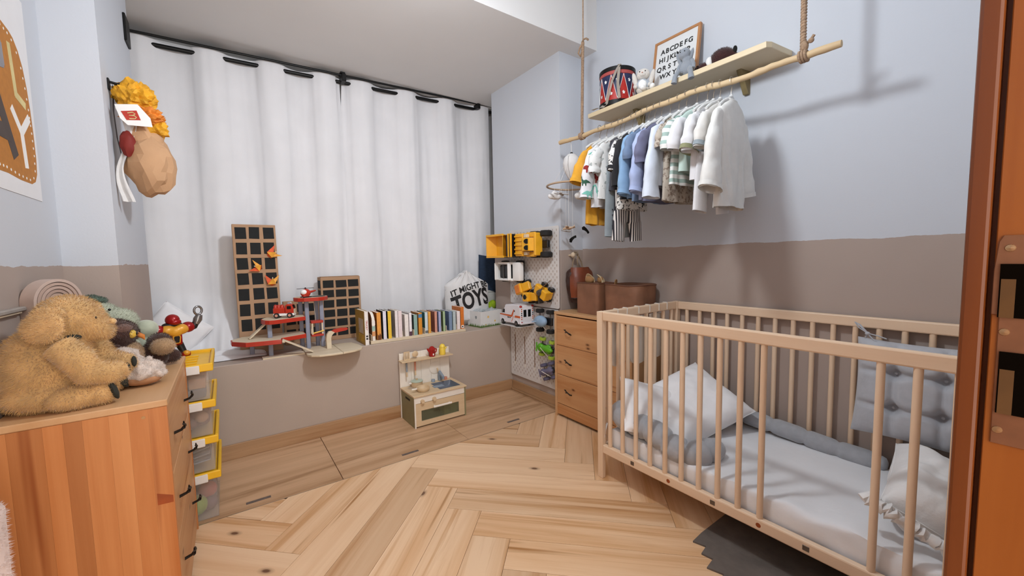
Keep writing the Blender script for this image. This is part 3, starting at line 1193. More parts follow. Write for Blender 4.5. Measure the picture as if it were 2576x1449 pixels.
# paper flames stuck on the tower
m_or = M('orange_origami_paper', 'e2561c', 0.6, var=0.12, scale=40)
m_ye = M('yellow_origami_paper', 'f0a83a', 0.6, var=0.12, scale=40)
m_wh = M('white_paper', 'f0efec', 0.8, var=0.02)


def flame(label, x, y, z, rot, s=1.0):
    t = thing('origami_flame', label, 'paper flame', (x, y, z), rot, 'paper flames on the cardboard tower')

    def tri(p, q, r, lift):
        bm = bmesh.new()
        a = [bm.verts.new(Vector(v) * s) for v in (p, q, r)]
        b = [bm.verts.new((Vector(v) + Vector((0, .0015, 0))) * s) for v in (p, q, r)]
        bm.faces.new(a)
        bm.faces.new(b[::-1])
        for i in range(3):
            bm.faces.new((a[i], b[i], b[(i + 1) % 3], a[(i + 1) % 3]))
        bmesh.ops.recalc_face_normals(bm, faces=bm.faces[:])
        return bm
    obj('wing', tri((-.030, -.004, .028), (-.016, -.014, -.018), (.002, -.010, .004), 0), m_or, t)
    obj('wing', tri((.034, -.004, .030), (.004, -.012, .004), (.016, -.016, -.016), 0), m_ye, t)
    obj('body', tri((-.016, -.014, -.020), (.020, -.014, -.016), (.004, -.022, .016), 0), m_ye, t)
    obj('fold', tri((-.018, -.010, -.018), (.024, -.008, -.020), (.002, -.002, -.028), 0), m_or, t)
    obj('tip', tri((.000, -.021, .012), (.007, -.021, .012), (.003, -.023, .020), 0), m_wh, t)


flame('orange and yellow paper flame on the top right window of the tower', .243, 2.858, 1.115, (.1, math.radians(62), .0), 1.2)
flame('red-orange paper flame in the middle of the cardboard tower', .150, 2.850, 1.028, (.1, math.radians(-70), .2), 1.1)
flame('spread yellow paper flame low on the cardboard tower', .226, 2.845, .947, (.1, math.radians(4), 0), 1.2)

# ================================================================== TOY GARAGE
m_red = M('red_lacquer', 'b8301c', 0.4, var=0.05, coat=0.2)
m_cream = WOOD('pale_plywood', 'e0d2ba', 'cbb898', 'X', 40, 0.1, 0.55, bmp=0.02)
m_post = M('blue_grey_lacquer', '8b90a2', 0.5, var=0.04)
m_yell = M('yellow_lacquer', 'eec049', 0.45, var=0.04)
tg = thing('toy_garage', 'wooden toy fire station with red-edged decks, ramps and a lift', 'toy garage', (.33, 2.62, LZ))
add = adder(tg)
pl1 = [(.355, 2.735), (.352, 2.515), (.368, 2.475), (.405, 2.448), (.48, 2.436), (.528, 2.437), (.528, 2.735)]
pl2 = [(.530, 2.735), (.530, 2.437), (.60, 2.452), (.645, 2.485), (.664, 2.535), (.660, 2.60), (.64, 2.70)]
add('ground_plate', prism(pl1, LZ + .001, LZ + .013, .002), m_cream)
add('ground_plate', prism(pl2, LZ + .001, LZ + .013, .002), m_cream)
add('base_board', box(.14, 2.592, LZ, .352, 2.66, LZ + .008, .001), m_cream)


def deck(name, poly, z0, z1, rim=0.006):
    c = Vector((sum(p[0] for p in poly) / len(poly), sum(p[1] for p in poly) / len(poly)))
    o = add(name, prism(poly, z0, z1, .0015), m_red)
    ins = []
    for p in poly:
        q = Vector(p)
        ins.append(tuple(q + (c - q).normalized() * rim))
    add('deck_top', prism(ins, z1 - .001, z1 + .0012), m_cream, parent=o)
    return o


def arc(cx, cy, rx, ry, a0, a1, n):
    return [(cx + rx * math.cos(math.radians(a0 + (a1 - a0) * k / n)), cy + ry * math.sin(math.radians(a0 + (a1 - a0) * k / n))) for k in range(n + 1)]


deck('middle_deck', [(.0, 2.72), (.004, 2.655), (.066, 2.572), (.15, 2.556), (.232, 2.545), (.242, 2.60), (.372, 2.655), (.376, 2.79), (.05, 2.79)], .601, .625)
deck('upper_deck', arc(.205, 2.675, .058, .085, 90, 270, 8) + [(.372, 2.645), (.378, 2.76)], .708, .731)
deck('landing_pad', arc(.416, 2.705, .096, .085, 0, 360, 15)[:-1], .820, .842)
add('pad_circle', lathe([(0, 0), (.05, 0), (.05, .0022), (0, .0022)], 28, (.447, 2.69, .8425)), m_black)
for x, y, za, zb in ((.387, 2.685, LZ + .012, .828), (.470, 2.695, LZ + .012, .828), (.365, 2.77, LZ, .828), (.455, 2.78, LZ, .828), (.186, 2.65, .625, .718), (.186, 2.65, LZ, .611), (.10, 2.75, LZ, .611)):
    add('post', box(x - .0115, y - .008, za, x + .0115, y + .008, zb, .003), m_post)


def plankbar(p, q, w, h):
    p, q = Vector(p), Vector(q)
    d = q - p
    bm = box(0, -w / 2, -h / 2, d.length, w / 2, h / 2, .001)
    R = d.to_track_quat('X', 'Z').to_matrix().to_4x4()
    return xf(bm, Matrix.Translation(p) @ R)


add('ramp', plankbar((.086, 2.68, .629), (.172, 2.69, .708), .034, .008), m_cream)
add('ramp', plankbar((.238, 2.565, .622), (.388, 2.55, .534), .034, .007), m_cream)
lf = add('lift_cage', merge(box(.403, 2.655, .682, .470, 2.710, .697, .002), box(.403, 2.655, .601, .470, 2.710, .614, .002)), m_red)
for x, y in ((.409, 2.66), (.464, 2.66), (.409, 2.704), (.464, 2.704)):
    add('lift_post', box(x - .004, y - .004, .614, x + .004, y + .004, .682), m_cream, parent=lf)
add('lift_bar', cyl((.412, 2.655, .622), (.472, 2.653, .634), .004, n=8), m_yell, parent=lf)
add('lift_string', cyl((.432, 2.682, .696), (.427, 2.685, .830), .0013, n=6), m_cream, parent=lf)
add('crane_arm', prismXZ([(.474, LZ + .012), (.500, LZ + .012), (.500, .590), (.506, .607), (.522, .622), (.505, .632), (.488, .630), (.476, .612), (.472, .585)], 2.60, 2.624, .001), m_cream)
add('crane_tip', prismXZ([(.514, .618), (.585, .626), (.600, .632), (.595, .642), (.560, .645), (.520, .640), (.506, .632)], 2.602, 2.622, .001), m_red)
add('hose_end', cyl((.236, 2.546, .612), (.248, 2.544, .613), .008, n=10), m_cream)

# fire engine on the upper deck
m_tyre = M('black_rubber', '1c1a19', 0.8, var=0.1)
m_hub = M('pinkish_wood_hub', 'c98f7a', 0.6)
ft = thing('toy_fire_engine', 'red wooden fire engine parked on the upper deck of the garage', 'toy truck', (.268, 2.668, .7332), (0, 0, math.radians(-24)))
obj('chassis', box(-.055, -.022, .012, .055, .022, .026, .002), m_wh, ft)
obj('rear_body', box(-.055, -.022, .026, .006, .022, .058, .003), m_red, ft)
obj('cab', prismXZ([(.008, .024), (.052, .024), (.055, .05), (.047, .076), (.02, .080), (.008, .070)], -.022, .022, .003), m_red, ft)
obj('windscreen', prismXZ([(.0535, .054), (.0475, .073), (.049, .0735), (.055, .0545)], -.017, .017), m_black, ft)
obj('front_panel', box(.0535, -.016, .022, .057, .016, .050, .001), m_cream, ft)
obj('side_window', box(.020, -.0235, .05, .042, -.0215, .068, .0008), m_black, ft)
obj('light_bar', box(.020, -.014, .079, .036, .014, .088, .002), m_wh, ft)
obj('blue_lamp', box(.020, -.014, .0795, .0365, -.004, .0885, .002), m_post, ft)
for x in (-.036, .034):
    for y in (-.024, .024):
        w_ = obj('wheel', lathe([(0, -.005), (.013, -.005), (.015, -.003), (.015, .003), (.013, .005), (0, .005)], 18, (x, y, .015), 'Y'), m_tyre, ft, True)
        h = obj('hub', lathe([(0, -.0065), (.008, -.006), (.008, .006), (0, .0065)], 14, (x, y, .015), 'Y'), m_hub, ft, True)
        h.parent = w_
        h.location = (0, 0, 0)
for x in (-.045, -.028, -.010):
    obj('water_tank', lathe([(0, .05), (.010, .052), (.011, .068), (.006, .076), (0, .078)], 12, (x, -.006, 0)), m_red, ft, True)
# helicopter
hc = thing('toy_helicopter', 'small red toy helicopter standing on the round landing pad', 'toy helicopter', (.382, 2.655, .8432), (0, 0, math.radians(20)))
hc.scale = (1.25, 1.25, 1.25)
obj('cabin', merge(ell((0, 0, .022), (.024, .015, .020), 3), box(-.016, -.011, .003, .014, .011, .012, .003)), m_red, hc, True)
obj('window', ell((-.010, -.003, .026), (.015, .0135, .013), 3), m_wh, hc, True)
obj('tail', tube([(.016, 0, .024), (.05, 0, .03)], [.007, .003], 8), m_red, hc, True)
obj('rotor', merge(box(-.04, -.003, .043, .04, .003, .045), cyl((0, 0, .040), (0, 0, .048), .003, n=8)), m_black, hc)
obj('skids', merge(cyl((-.02, -.012, .0025), (.02, -.012, .0025), .0022, n=8), cyl((-.02, .012, .0025), (.02, .012, .0025), .0022, n=8)), m_black, hc)

# ================================================================== BOOKS
m_page = M('book_pages', 'ece6da', 0.9, var=0.04, scale=120)
rack = thing('book_rack', 'low wooden rack holding the row of books on the ledge', 'book rack', (1.07, 2.68, LZ))
add = adder(rack)
add('base', box(.735, 2.600, LZ + .0005, 1.43, 2.745, LZ + .022, .002), m_cream)
for k in range(17):
    x = .742 + k * .0408
    add('divider', box(x - .0022, 2.603, LZ + .022, x + .0022, 2.74, LZ + .062, .0008), m_cream)
BK = [(.699, .023, .525, .734, 'efeae4', 'b58f3c', 'tall white-spined book with an ochre cover, first in the row'),
      (.746, .021, .543, .722, 'ecdcc8', '8a5a3e', 'round-topped brown board book with a multicoloured spine'),
      (.779, .027, .545, .718, 'e8a04a', 'c4701f', 'orange picture book with a brown spine foot'),
      (.819, .021, .545, .724, 'e4e1ee', '1b1716', 'black covered book with a pale lilac spine'),
      (.851, .022, .546, .721, 'eec53c', '161210', 'black covered book with a bright yellow spine'),
      (.899, .019, .546, .720, 'ebe3e2', 'b9ab9c', 'thin book with a white spine and greyish fern cover'),
      (.921, .025, .546, .716, 'ecdcdc', 'e0d4d0', 'pale pink picture book'),
      (.965, .026, .543, .687, 'efe9e4', 'd9cfc8', 'short white novel with faint pink lettering'),
      (.996, .018, .542, .695, 'f0ecee', 'c6c0c2', 'thin white book with a plum foot'),
      (1.029, .025, .546, .679, '8fb0a8', '3d4a44', 'sea-green book with a dark cover'),
      (1.063, .032, .548, .690, 'd9912f', 'a06420', 'thick mustard-orange book with a blue top band'),
      (1.110, .021, .547, .689, 'cfdde0', '2f6660', 'pale blue spined book with a teal cover'),
      (1.135, .019, .546, .690, 'e5a84c', 'c98a34', 'amber paperback next to the teal book'),
      (1.184, .018, .541, .687, 'd39a86', '8a4f40', 'terracotta-pink paperback of the matching set'),
      (1.214, .018, .541, .684, 'a9b0d4', '77789c', 'lavender-blue paperback of the matching set'),
      (1.249, .016, .540, .683, 'a9c39a', '5d6b3f', 'light green paperback of the matching set'),
      (1.296, .024, .539, .678, '7e94b0', '54688a', 'slate-blue paperback of the matching set'),
      (1.328, .021, .539, .675, 'b7c6c8', '8fa2a4', 'pale grey-blue book near the end of the row'),
      (1.361, .025, .540, .672, 'efe4e2', 'cfc4c0', 'white book with small dark marks, second from the bag end'),
      (1.392, .031, .540, .700, 'd8792c', 'c06a24', 'orange book closing the row beside the toy bag')]
BT = {}
for i, (x, w, z0, z1, sp_, cv_, lab) in enumerate(BK):
    ms = M('book_spine_%02d' % i, '#' + sp_, 0.55, var=0.05, scale=60)
    mc = M('book_cover_%02d' % i, '#' + cv_, 0.5, var=0.10, scale=30)
    zb = LZ + .0225 if i else LZ + .001
    h = z1 - zb
    d = .14 if i else .22
    w = min(w, .026)
    t = thing('book', lab, 'book', (x + w / 2, 2.604 if i else 2.594, zb), (0, 0, 0), 'books in the rack on the ledge')
    if i == 1:      # arched top
        poly = [(0, 0), (d, 0), (d, h - .06)] + [(d / 2 + d / 2 * math.cos(a * PI / 8), h - .06 + .06 * math.sin(a * PI / 8)) for a in range(1, 8)] + [(0, h - .06)]
        obj('cover', prismYZ(poly, -w / 2, -w / 2 + .002), mc, t)
        obj('cover', prismYZ(poly, w / 2 - .002, w / 2), mc, t)
        obj('pages', prismYZ(poly, -w / 2 + .002, w / 2 - .002), m_page, t)
        for k, cc in enumerate(('d99a66', '9dbcae', 'f2ece4')):
            obj('spine_band', box(-w / 2, -.0015, .03 + k * .035, w / 2, .0005, .06 + k * .035, .0004), M('book_band_%d' % k, '#' + cc, 0.6), t)
    else:
        obj('cover', box(-w / 2, 0, 0, -w / 2 + .0018, d, h, .0004), mc, t)
        obj('cover', box(w / 2 - .0018, 0, 0, w / 2, d, h, .0004), mc, t)
        obj('pages', box(-w / 2 + .0018, .003, .003, w / 2 - .0018, d - .003, h - .003), m_page, t)
        obj('spine', box(-w / 2, -.0012, 0, w / 2, .0008, h, .0006), ms, t)
    BT[i] = t
m_ink = M('black_print', '1c1a1a', 0.7, var=0.0)
m_inkr = M('red_print', 'b2322c', 0.7, var=0.0)
b0 = BT[0]
tb = text_bm('TRUCKY', .0165, .0002, .0002)
rt(tb, PI / 2, 'X')
rt(tb, PI / 2, 'Y')
obj('spine_title', mv(tb, 0, -.0015, .128), m_inkr, b0)
for z in (.052, .036):
    obj('spine_picture', box(-.006, -.0016, z, .006, -.0012, z + .011), m_ink, b0)
obj('cover_panel', box(-.0121, .035, .07, -.0114, .14, .165, .0002), M('book_cover_panel', 'c9b9a6', 0.6, var=0.08), b0)
obj('cover_picture', box(-.0121, .02, .015, -.0114, .15, .06, .0002), M('book_cover_picture', 'd2a838', 0.6, var=0.15), b0)
obj('spine_foot', prismXZ([(-.011, 0), (.011, 0), (.011, .03), (.004, .045), (-.003, .028), (-.011, .04)], -.0018, -.0012), M('brown_print', '6a3a1c', 0.7), BT[2])
obj('spine_foot', box(-.009, -.0017, 0, .009, -.0012, .03), M('plum_print', '55384a', 0.7), BT[8])
obj('spine_head', box(-.013, -.0017, .118, .013, -.0012, .142), M('blue_print', '4f86b4', 0.7), BT[10])
obj('spine_foot', box(-.0105, -.0017, .004, .0105, -.0012, .022), M('grey_print', '6d6f70', 0.7), BT[11])
obj('spine_label', box(-.010, -.0017, .006, .010, -.0012, .028), m_wh, BT[19])
obj('spine_mark', box(-.005, -.0019, .012, .005, -.0016, .022), m_ink, BT[19])

# ================================================================== TOY BAG, CUSHION, BOX AT THE RIGHT END OF THE LEDGE
m_bag = M('white_cotton_bag', 'dcdbda', 0.9, var=0.03, bmp=0.35, bscale=16, bdist=0.01, sheen=0.2)
BGX, BGY, BGW, BGH = 1.592, 2.86, .376, .445


def bagf(x, z):
    """front bulge depth of the bag at local x, z"""
    a = abs(x) / (BGW / 2)
    p = max(0, 1 - a ** 3.2)
    q = max(0, min(1, z / .05)) * max(0.12, min(1, (BGH - z) / .14)) ** .5
    return .075 * (p ** .6) * q + .008 * noise.noise(Vector((x * 11, z * 11, 4)))


def bag(sgn):
    def g(u, v):
        z = BGH * v
        pinch = 1 if v < .72 else 1 - .62 * ((v - .72) / .28) ** 1.5
        x = (u - .5) * BGW * pinch
        y = sgn * bagf((u - .5) * BGW * .999, z) * (.8 if sgn > 0 else 1)
        if v > .72:
            y += .012 * math.sin(u * 38) * ((v - .72) / .28)
            x += .01 * noise.noise(Vector((u * 8, v * 6, 2)))
            z -= .05 * ((v - .72) / .28) * abs(u - .45) * 2
        return (x, y, z)
    return g


bgm = clean(merge(grid(bag(-1), 50, 44), grid(bag(1), 50, 44)), .0008)
bmesh.ops.recalc_face_normals(bgm, faces=bgm.faces[:])
tbag = thing('toy_bag', 'white cotton drawstring bag printed with big black letters on the ledge', 'bag', (BGX, BGY, LZ + .003), (0, 0, math.radians(-8)))
obj('bag_cloth', bgm, m_bag, tbag, 80)


def print_on_bag(s, size, cx, cz, ang, bold, arcr=0.0, tall=1.0):
    b = text_bm(s, size, .0004, bold)
    xf(b, Matrix.Diagonal((1, tall, 1, 1)))
    bmesh.ops.triangulate(b, faces=b.faces[:])
    bmesh.ops.subdivide_edges(b, edges=[e for e in b.edges if e.calc_length() > .012], cuts=2)
    rt(b, ang, 'Z')
    for v in b.verts:
        x, z = v.co.x + cx, v.co.y + cz - arcr * v.co.x ** 2
        v.co = Vector((x, -bagf(x, z) - .0015 - (.0006 if v.co.z > 0 else 0), z))
    return obj('lettering', b, m_ink, tbag)


print_on_bag('IT MIGHT BE', .058, .002, .312, math.radians(13), .0014, .8, 1.15)
print_on_bag('TOYS', .126, .012, .205, math.radians(13), .0045, .5, 1.45)
m_navy = M('navy_denim', '1d3048', 0.85, var=0.12, scale=60, bmp=0.3, bscale=120, bdist=0.003)
pillow('cushion', 'navy blue denim cushion standing on the ledge beside the toy bag', 'cushion', .19, .33, .06, m_navy, (1.872, 2.965, .918), (PI / 2, math.radians(3), math.radians(-14)), 11, wr=.003, n=30)
m_crate = M('white_storage_box', 'cfcfcb', 0.7, var=0.04)
bx_ = thing('storage_box', 'lidded grey-white plastic box under the navy cushion', 'box', (1.885, 3.0, LZ))
obj('tub', box(-.09, -.05, 0, .09, .05, .245, .008, 2), m_crate, bx_)
obj('lid', box(-.094, -.054, .245, .094, .054, .262, .004, 2), m_crate, bx_)
m_lime = M('lime_green_plush', '9dbb1e', 0.9, var=0.12, scale=40, bmp=0.4, bscale=80)
lm = thing('soft_toy', 'lime green soft toy lying between the toy bag and the wall', 'toy', (1.84, 2.885, LZ + .105))
obj('body', fuse(merge(ell((0, 0, .03), (.045, .035, .035), 3), ell((.01, -.01, .055), (.03, .025, .025), 3), ell((-.035, -.015, .02), (.02, .02, .02), 2)), .006, 3), m_lime, lm, True)
sbx = obj('block', box(1.785, 2.845, LZ, 1.90, 2.925, LZ + .105, .004), m_crate)
tag(sbx, 'plain pale block under the lime green toy', 'block')
# printed daisy box
m_dz = M('white_gloss_card', 'e2e2e0', 0.5, var=0.02)
m_grass = M('printed_grass_green', '5c7a34', 0.7, var=0.2, scale=60)
m_dyel = M('printed_daisy_yellow', 'e8b62c', 0.7)
m_pane = CLEAR('thin_clear_plastic', 'd8e2e4', body=0.35)
db = thing('daisy_box', 'white open box printed with daisies and grass at the end of the ledge', 'box', (1.592, 2.650, LZ + .0005), (0, 0, math.radians(8)))
DW, DD, DH = .22, .165, .124
obj('front_wall', box(0, 0, 0, DW, .003, DH), m_dz, db)
obj('back_wall', box(0, DD, 0, DW, DD + .003, DH), m_dz, db)
obj('end_wall', box(0, .003, 0, .003, DD, DH), m_dz, db)
obj('end_wall', box(DW - .003, .003, 0, DW, DD, DH), m_dz, db)
obj('bottom', box(.003, .003, 0, DW - .003, DD, .003), m_dz, db)
rnd = random.Random(3)
for face in (0, 1):
    b = None
    L = DW if face == 0 else DD
    for k in range(int(L / .0045)):
        a = k * .0045 + rnd.uniform(0, .002)
        h = rnd.uniform(.010, .030)
        tri = [(a - .003, 0), (a + .004, 0), (a + rnd.uniform(-.004, .004), h)]
        q = prismXZ(tri, -.0007, 0) if face == 0 else prismYZ(tri, -.0007, 0)
        b = q if b is None else merge(b, q)
    obj('printed_grass', b, m_grass, db)
for (x, z, r) in ((.075, .078, .010), (.145, .04, .008)):
    pet = None
    for k in range(8):
        a = k * PI / 4
        q = prismXZ([(x + r * .3 * math.cos(a - .5), z + r * .3 * math.sin(a - .5)), (x + r * math.cos(a - .22), z + r * math.sin(a - .22)), (x + r * math.cos(a + .22), z + r * math.sin(a + .22)), (x + r * .3 * math.cos(a + .5), z + r * .3 * math.sin(a + .5))], -.0006, 0)
        pet = q if pet is None else merge(pet, q)
    obj('printed_petals', pet, m_dyel, db)
for (x, z) in ((.03, .025), (.05, .018), (.10, .024), (.165, .022), (.12, .03)):
    obj('printed_flower', lathe([(0, -.0012), (.004, -.001), (.004, 0)], 8, (x, 0, z), 'Y'), m_dyel if x > .04 and x < .06 else m_wh, db)
obj('printed_shield', prismYZ([(.05, .088), (.07, .088), (.07, .072), (.06, .062), (.05, .072)], -.0008, 0), M('printed_grey', '8d9294', 0.7), db)
obj('plastic_wrap', merge(grid(lambda u, v: (.01 + u * .18, .01 + v * .11, DH - .01 + .035 * abs(noise.noise(Vector((u * 5, v * 5, 1)))) + .012 * math.sin(u * 9)), 18, 14)), m_pane, db, True)
# ================================================================== TOY KITCHEN
m_kw = M('cream_white_lacquer', 'ece4d8', 0.5, var=0.02)
m_ks = M('olive_green_lacquer', '8d8763', 0.55, var=0.03)
m_kp = WOOD('kitchen_plywood', 'dcc3a0', 'cdb18a', 'X', 60, 0.1, 0.5, bmp=0.02)
m_kdark = M('slate_grey_plastic', '6c727c', 0.35, var=0.04)
m_inside = M('dark_oven_inside', '2a241c', 0.8)
m_acr = CLEAR('oven_window', '8f9070', body=0.25)
m_salmon = M('salmon_paint', 'c8846a', 0.5, var=0.03)
m_mint = M('mint_paint', 'b9c6b4', 0.5, var=0.03)
m_greyb = M('blue_grey_paint', '8b97a3', 0.5, var=0.03)
tk = thing('toy_kitchen', 'small wooden play kitchen standing on the floor against the ledge', 'toy kitchen', (1.087, 2.45, 0))
add = adder(tk)
KX0, KX1, KY0, KY1 = .905, 1.268, 2.334, 2.572
add('side_panel', box(KX0, KY0 + .003, 0, KX0 + .009, KY1, .197, .001), m_ks)
add('side_panel', box(KX1 - .009, KY0 + .003, 0, KX1, KY1, .197, .001), m_ks)
add('side_edge', box(KX0, KY0, 0, KX0 + .009, KY0 + .003, .197), m_kw)
add('side_edge', box(KX1 - .009, KY0, 0, KX1, KY0 + .003, .197), m_ks)
add('hand_hole', box(KX0 - .0006, 2.405, .157, KX0 + .001, 2.482, .171, .0005), m_inside)
add('inside', merge(box(KX0 + .01, KY1 - .02, .012, KX1 - .01, KY1 - .012, .19), box(KX0 + .01, KY0 + .02, .008, KX1 - .01, KY1 - .012, .014)), m_inside)
add('back_board', box(KX0 - .004, KY1 - .012, 0, KX0 + .006, KY1 + .001, .435, .001), m_kw)
for k in range(5):          # grooved back wall boards
    a = KX0 + .006 + k * .0712
    add('board', box(a + .0004, KY1 - .008, .19, a + .0708, KY1 - .001, .433, .001), m_kw)
add('counter', merge(box(KX0 - .005, KY0 - .006, .197, KX1 + .006, 2.362, .207, .0015), box(KX0 - .005, 2.51, .197, KX1 + .006, KY1 - .012, .207, .0015), box(KX0 - .005, 2.362, .197, 1.095, 2.51, .207), box(1.245, 2.362, .197, KX1 + .006, 2.51, .207)), m_kp)
sk = add('sink', grid(lambda u, v: (1.095 + .15 * (u), 2.362 + .148 * v, .2075 - .045 * (max(0, 1 - abs(2 * u - 1) ** 6) * max(0, 1 - abs(2 * v - 1) ** 6)) ** .5), 26, 26), m_kdark, True)
add('drain_board', box(1.078, 2.405, .2072, 1.150, 2.45, .2095, .001), m_greyb, parent=sk)
add('front_strip', box(KX0 + .009, KY0 + .002, .155, KX1 - .009, KY0 + .010, .196, .001), m_kw)
dfr = merge(box(KX0 + .010, KY0 + .002, .008, KX1 - .010, KY0 + .010, .038), box(KX0 + .010, KY0 + .002, .106, KX1 - .010, KY0 + .010, .153), box(KX0 + .010, KY0 + .002, .038, .951, KY0 + .010, .106), box(1.216, KY0 + .002, .038, KX1 - .010, KY0 + .010, .106))
dr = add('oven_door', dfr, m_kp)
add('oven_window', box(.951, KY0 + .005, .038, 1.216, KY0 + .0065, .106), m_acr, parent=dr)
add('door_handle', merge(box(1.027, KY0 - .022, .112, 1.156, KY0 - .010, .124, .004, 2), box(1.035, KY0 - .012, .115, 1.043, KY0 + .003, .121), box(1.140, KY0 - .012, .115, 1.148, KY0 + .003, .121)), m_kw, parent=dr)
add('oven_content', merge(box(.96, 2.38, .015, 1.10, 2.52, .07, .004), ell((1.02, 2.42, .085), (.03, .03, .018), 2)), m_inside)
add('oven_basket', box(1.13, 2.385, .015, 1.235, 2.50, .09, .006), M('moss_green_cloth', '7b7b46', 0.9, var=0.15, scale=40))
for x in (.958, 1.038):
    add('knob', merge(cyl((x, KY0 + .003, .166), (x, KY0 - .014, .166), .013, .012, 8)), m_kp)
add('shelf', box(.895, 2.492, .385, 1.263, KY1 - .008, .392, .001), m_kp)
add('tap', merge(box(1.168, 2.530, .207, 1.190, 2.552, .262, .003), xf(box(-.009, -.058, -.009, .009, .010, .009, .002), Matrix.Translation((1.179, 2.538, .265)) @ Matrix.Rotation(math.radians(24), 4, 'X')), box(1.172, 2.482, .228, 1.186, 2.496, .243, .002)), m_greyb)
add('tap_lever', cyl((1.176, 2.548, .262), (1.168, 2.556, .296), .006, .005, 8), m_kp)
for x, m_ in ((1.128, m_greyb), (1.222, m_salmon)):
    add('tap_knob', lathe([(0, .207), (.013, .207), (.013, .223), (.011, .225), (0, .225)], 16, (x, 2.54, 0)), m_, True)
add('plate_relief', lathe([(0, 0), (.040, 0), (.043, -.003), (.040, -.005), (0, -.004)], 30, (1.155, KY1 - .008, .298), 'Y'), m_kw, True)
add('burner', lathe([(0, .2072), (.030, .2072), (.032, .2085), (.030, .2088), (0, .2088)], 28, (.966, 2.505, 0)), M('burner_print', 'b9a58c', 0.6), True)
add('burner', lathe([(0, .2072), (.030, .2072), (.032, .2085), (.030, .2088), (0, .2088)], 28, (.994, 2.405, 0)), M('burner_print', 'b9a58c', 0.6), True)
# utensils hanging from the kitchen wall and things standing on it
for x, c, lab, kind in ((.941, m_greyb, 'toy wooden spatula with a blue-grey handle hanging upside down', 0), (1.000, m_salmon, 'toy wooden spoon with a salmon pink handle hanging upside down', 1)):
    t = thing('toy_utensil', lab + ' on the play kitchen', 'utensil', (x, 2.528, .392))
    if kind == 0:
        obj('blade', merge(box(-.020, -.003, .000, .020, .003, .009), box(-.020, -.003, .049, .020, .003, .058), box(-.020, -.003, .009, -.013, .003, .049), box(.013, -.003, .009, .020, .003, .049), box(-.008, -.003, .009, -.003, .003, .049), box(.003, -.003, .009, .008, .003, .049)), m_kp, t)
    else:
        obj('bowl', merge(lathe([(0, -.004), (.018, -.003), (.021, 0), (.019, .004), (.012, .001), (0, 0)], 24, (0, 0, .034), 'Y')), m_kp, t, True)
    obj('handle', cyl((0, .008, -.022), (0, .008, -.080), .0065, .006, 8), c, t)
    obj('shaft', cyl((0, .008, -.080), (0, .008, -.112), .005, .006, 8), m_kp, t)
pt = thing('toy_pot', 'cream toy pot with a mint green lid on the play kitchen', 'toy pot', (1.000, 2.517, .2090))
obj('body', lathe([(0, 0), (.036, 0), (.038, .004), (.038, .032), (.034, .032), (.034, .004), (0, .004)], 28), m_kp, pt, True)
obj('lid', lathe([(0, .036), (.030, .036), (.040, .033), (.041, .037), (.030, .041), (0, .042)], 28), m_mint, pt, True)
obj('lid_knob', lathe([(0, .042), (.006, .042), (.008, .052), (0, .054)], 14), m_kp, pt, True)
obj('handle', box(-.058, -.006, .020, -.036, .006, .032, .003), m_kw, pt)
fp = thing('toy_frying_pan', 'pale wooden toy frying pan on the front burner of the play kitchen', 'toy pan', (.995, 2.402, .2090))
obj('pan', lathe([(0, 0), (.034, 0), (.041, .014), (.043, .026), (.039, .026), (.036, .014), (.030, .005), (0, .005)], 32), m_kp, fp, True)
obj('rim_band', lathe([(.0412, .012), (.0435, .026), (.0430, .027), (.0405, .013)], 32), m_kp, fp, True)
obj('handle', box(-.078, -.006, .016, -.040, .006, .025, .003), m_kw, fp)
m_hred = M('red_felt', 'a3190f', 0.9, var=0.12, scale=60, bmp=0.3, bscale=90)
kt = thing('red_toy_kettle', 'bright red toy pot with side handles on the kitchen shelf', 'toy pot', (1.120, 2.525, .3922))
obj('body', lathe([(0, 0), (.019, 0), (.022, .010), (.021, .040), (.025, .048), (.016, .062), (.008, .068), (0, .069)], 20), m_hred, kt, True)
obj('spout', tube([(-.018, -.004, .035), (-.032, -.005, .050), (-.036, -.005, .058)], [.009, .006, .005], 8), m_hred, kt, True)
obj('handle', tube([(.020, 0, .05), (.034, 0, .046), (.030, 0, .028), (.021, 0, .022)], .0045, 8), m_hred, kt, True)
obj('window', box(-.004, -.0235, .010, .004, -.021, .022), m_wh, kt)
m_fl = M('yellow_enamel', 'f0d04e', 0.35, var=0.03)
kt = thing('yellow_toy_jug', 'small yellow toy coffee pot on the right of the kitchen shelf', 'toy jug', (1.198, 2.525, .3922))
obj('body', lathe([(0, 0), (.020, 0), (.022, .004), (.021, .045), (.017, .055), (0, .056)], 20), m_fl, kt, True)
obj('lid', lathe([(.021, .052), (.021, .057), (.014, .070), (.006, .075), (0, .076)], 20), m_fl, kt, True)
obj('spout', tube([(.018, -.004, .038), (.030, -.006, .052)], [.007, .004], 8), m_fl, kt, True)

# ================================================================== STACKED CLIP BOXES
m_ylid = M('yellow_plastic_lid', 'edb91e', 0.4, var=0.03)
m_clip = M('white_plastic_clip', 'e2dfda', 0.4, var=0.02)
m_tub = CLEAR('frosted_clear_tub', 'd6ccc2', body=0.22)
BX0, BX1, BY0, BY1 = -.300, -.064, 2.012, 2.372
m_st = [M('box_contents_green_ball', '86a832', 0.6, var=0.05), M('box_contents_red', 'a83a34', 0.6, var=0.1), M('box_contents_slate', '4d5058', 0.7, var=0.1), M('box_contents_brown', '6d4038', 0.8, var=0.2, scale=30), M('box_contents_wood', 'b98a62', 0.7, var=0.1), M('box_contents_plum', '5a4658', 0.7, var=0.2)]
labs = ['lowest clear storage box with a yellow lid, full of toy balls', 'second clear storage box from the floor with a yellow lid, packed with grey sheets', 'third clear storage box from the floor with a yellow lid, packed with brown toys', 'topmost clear storage box with a yellow tray lid under the robot']
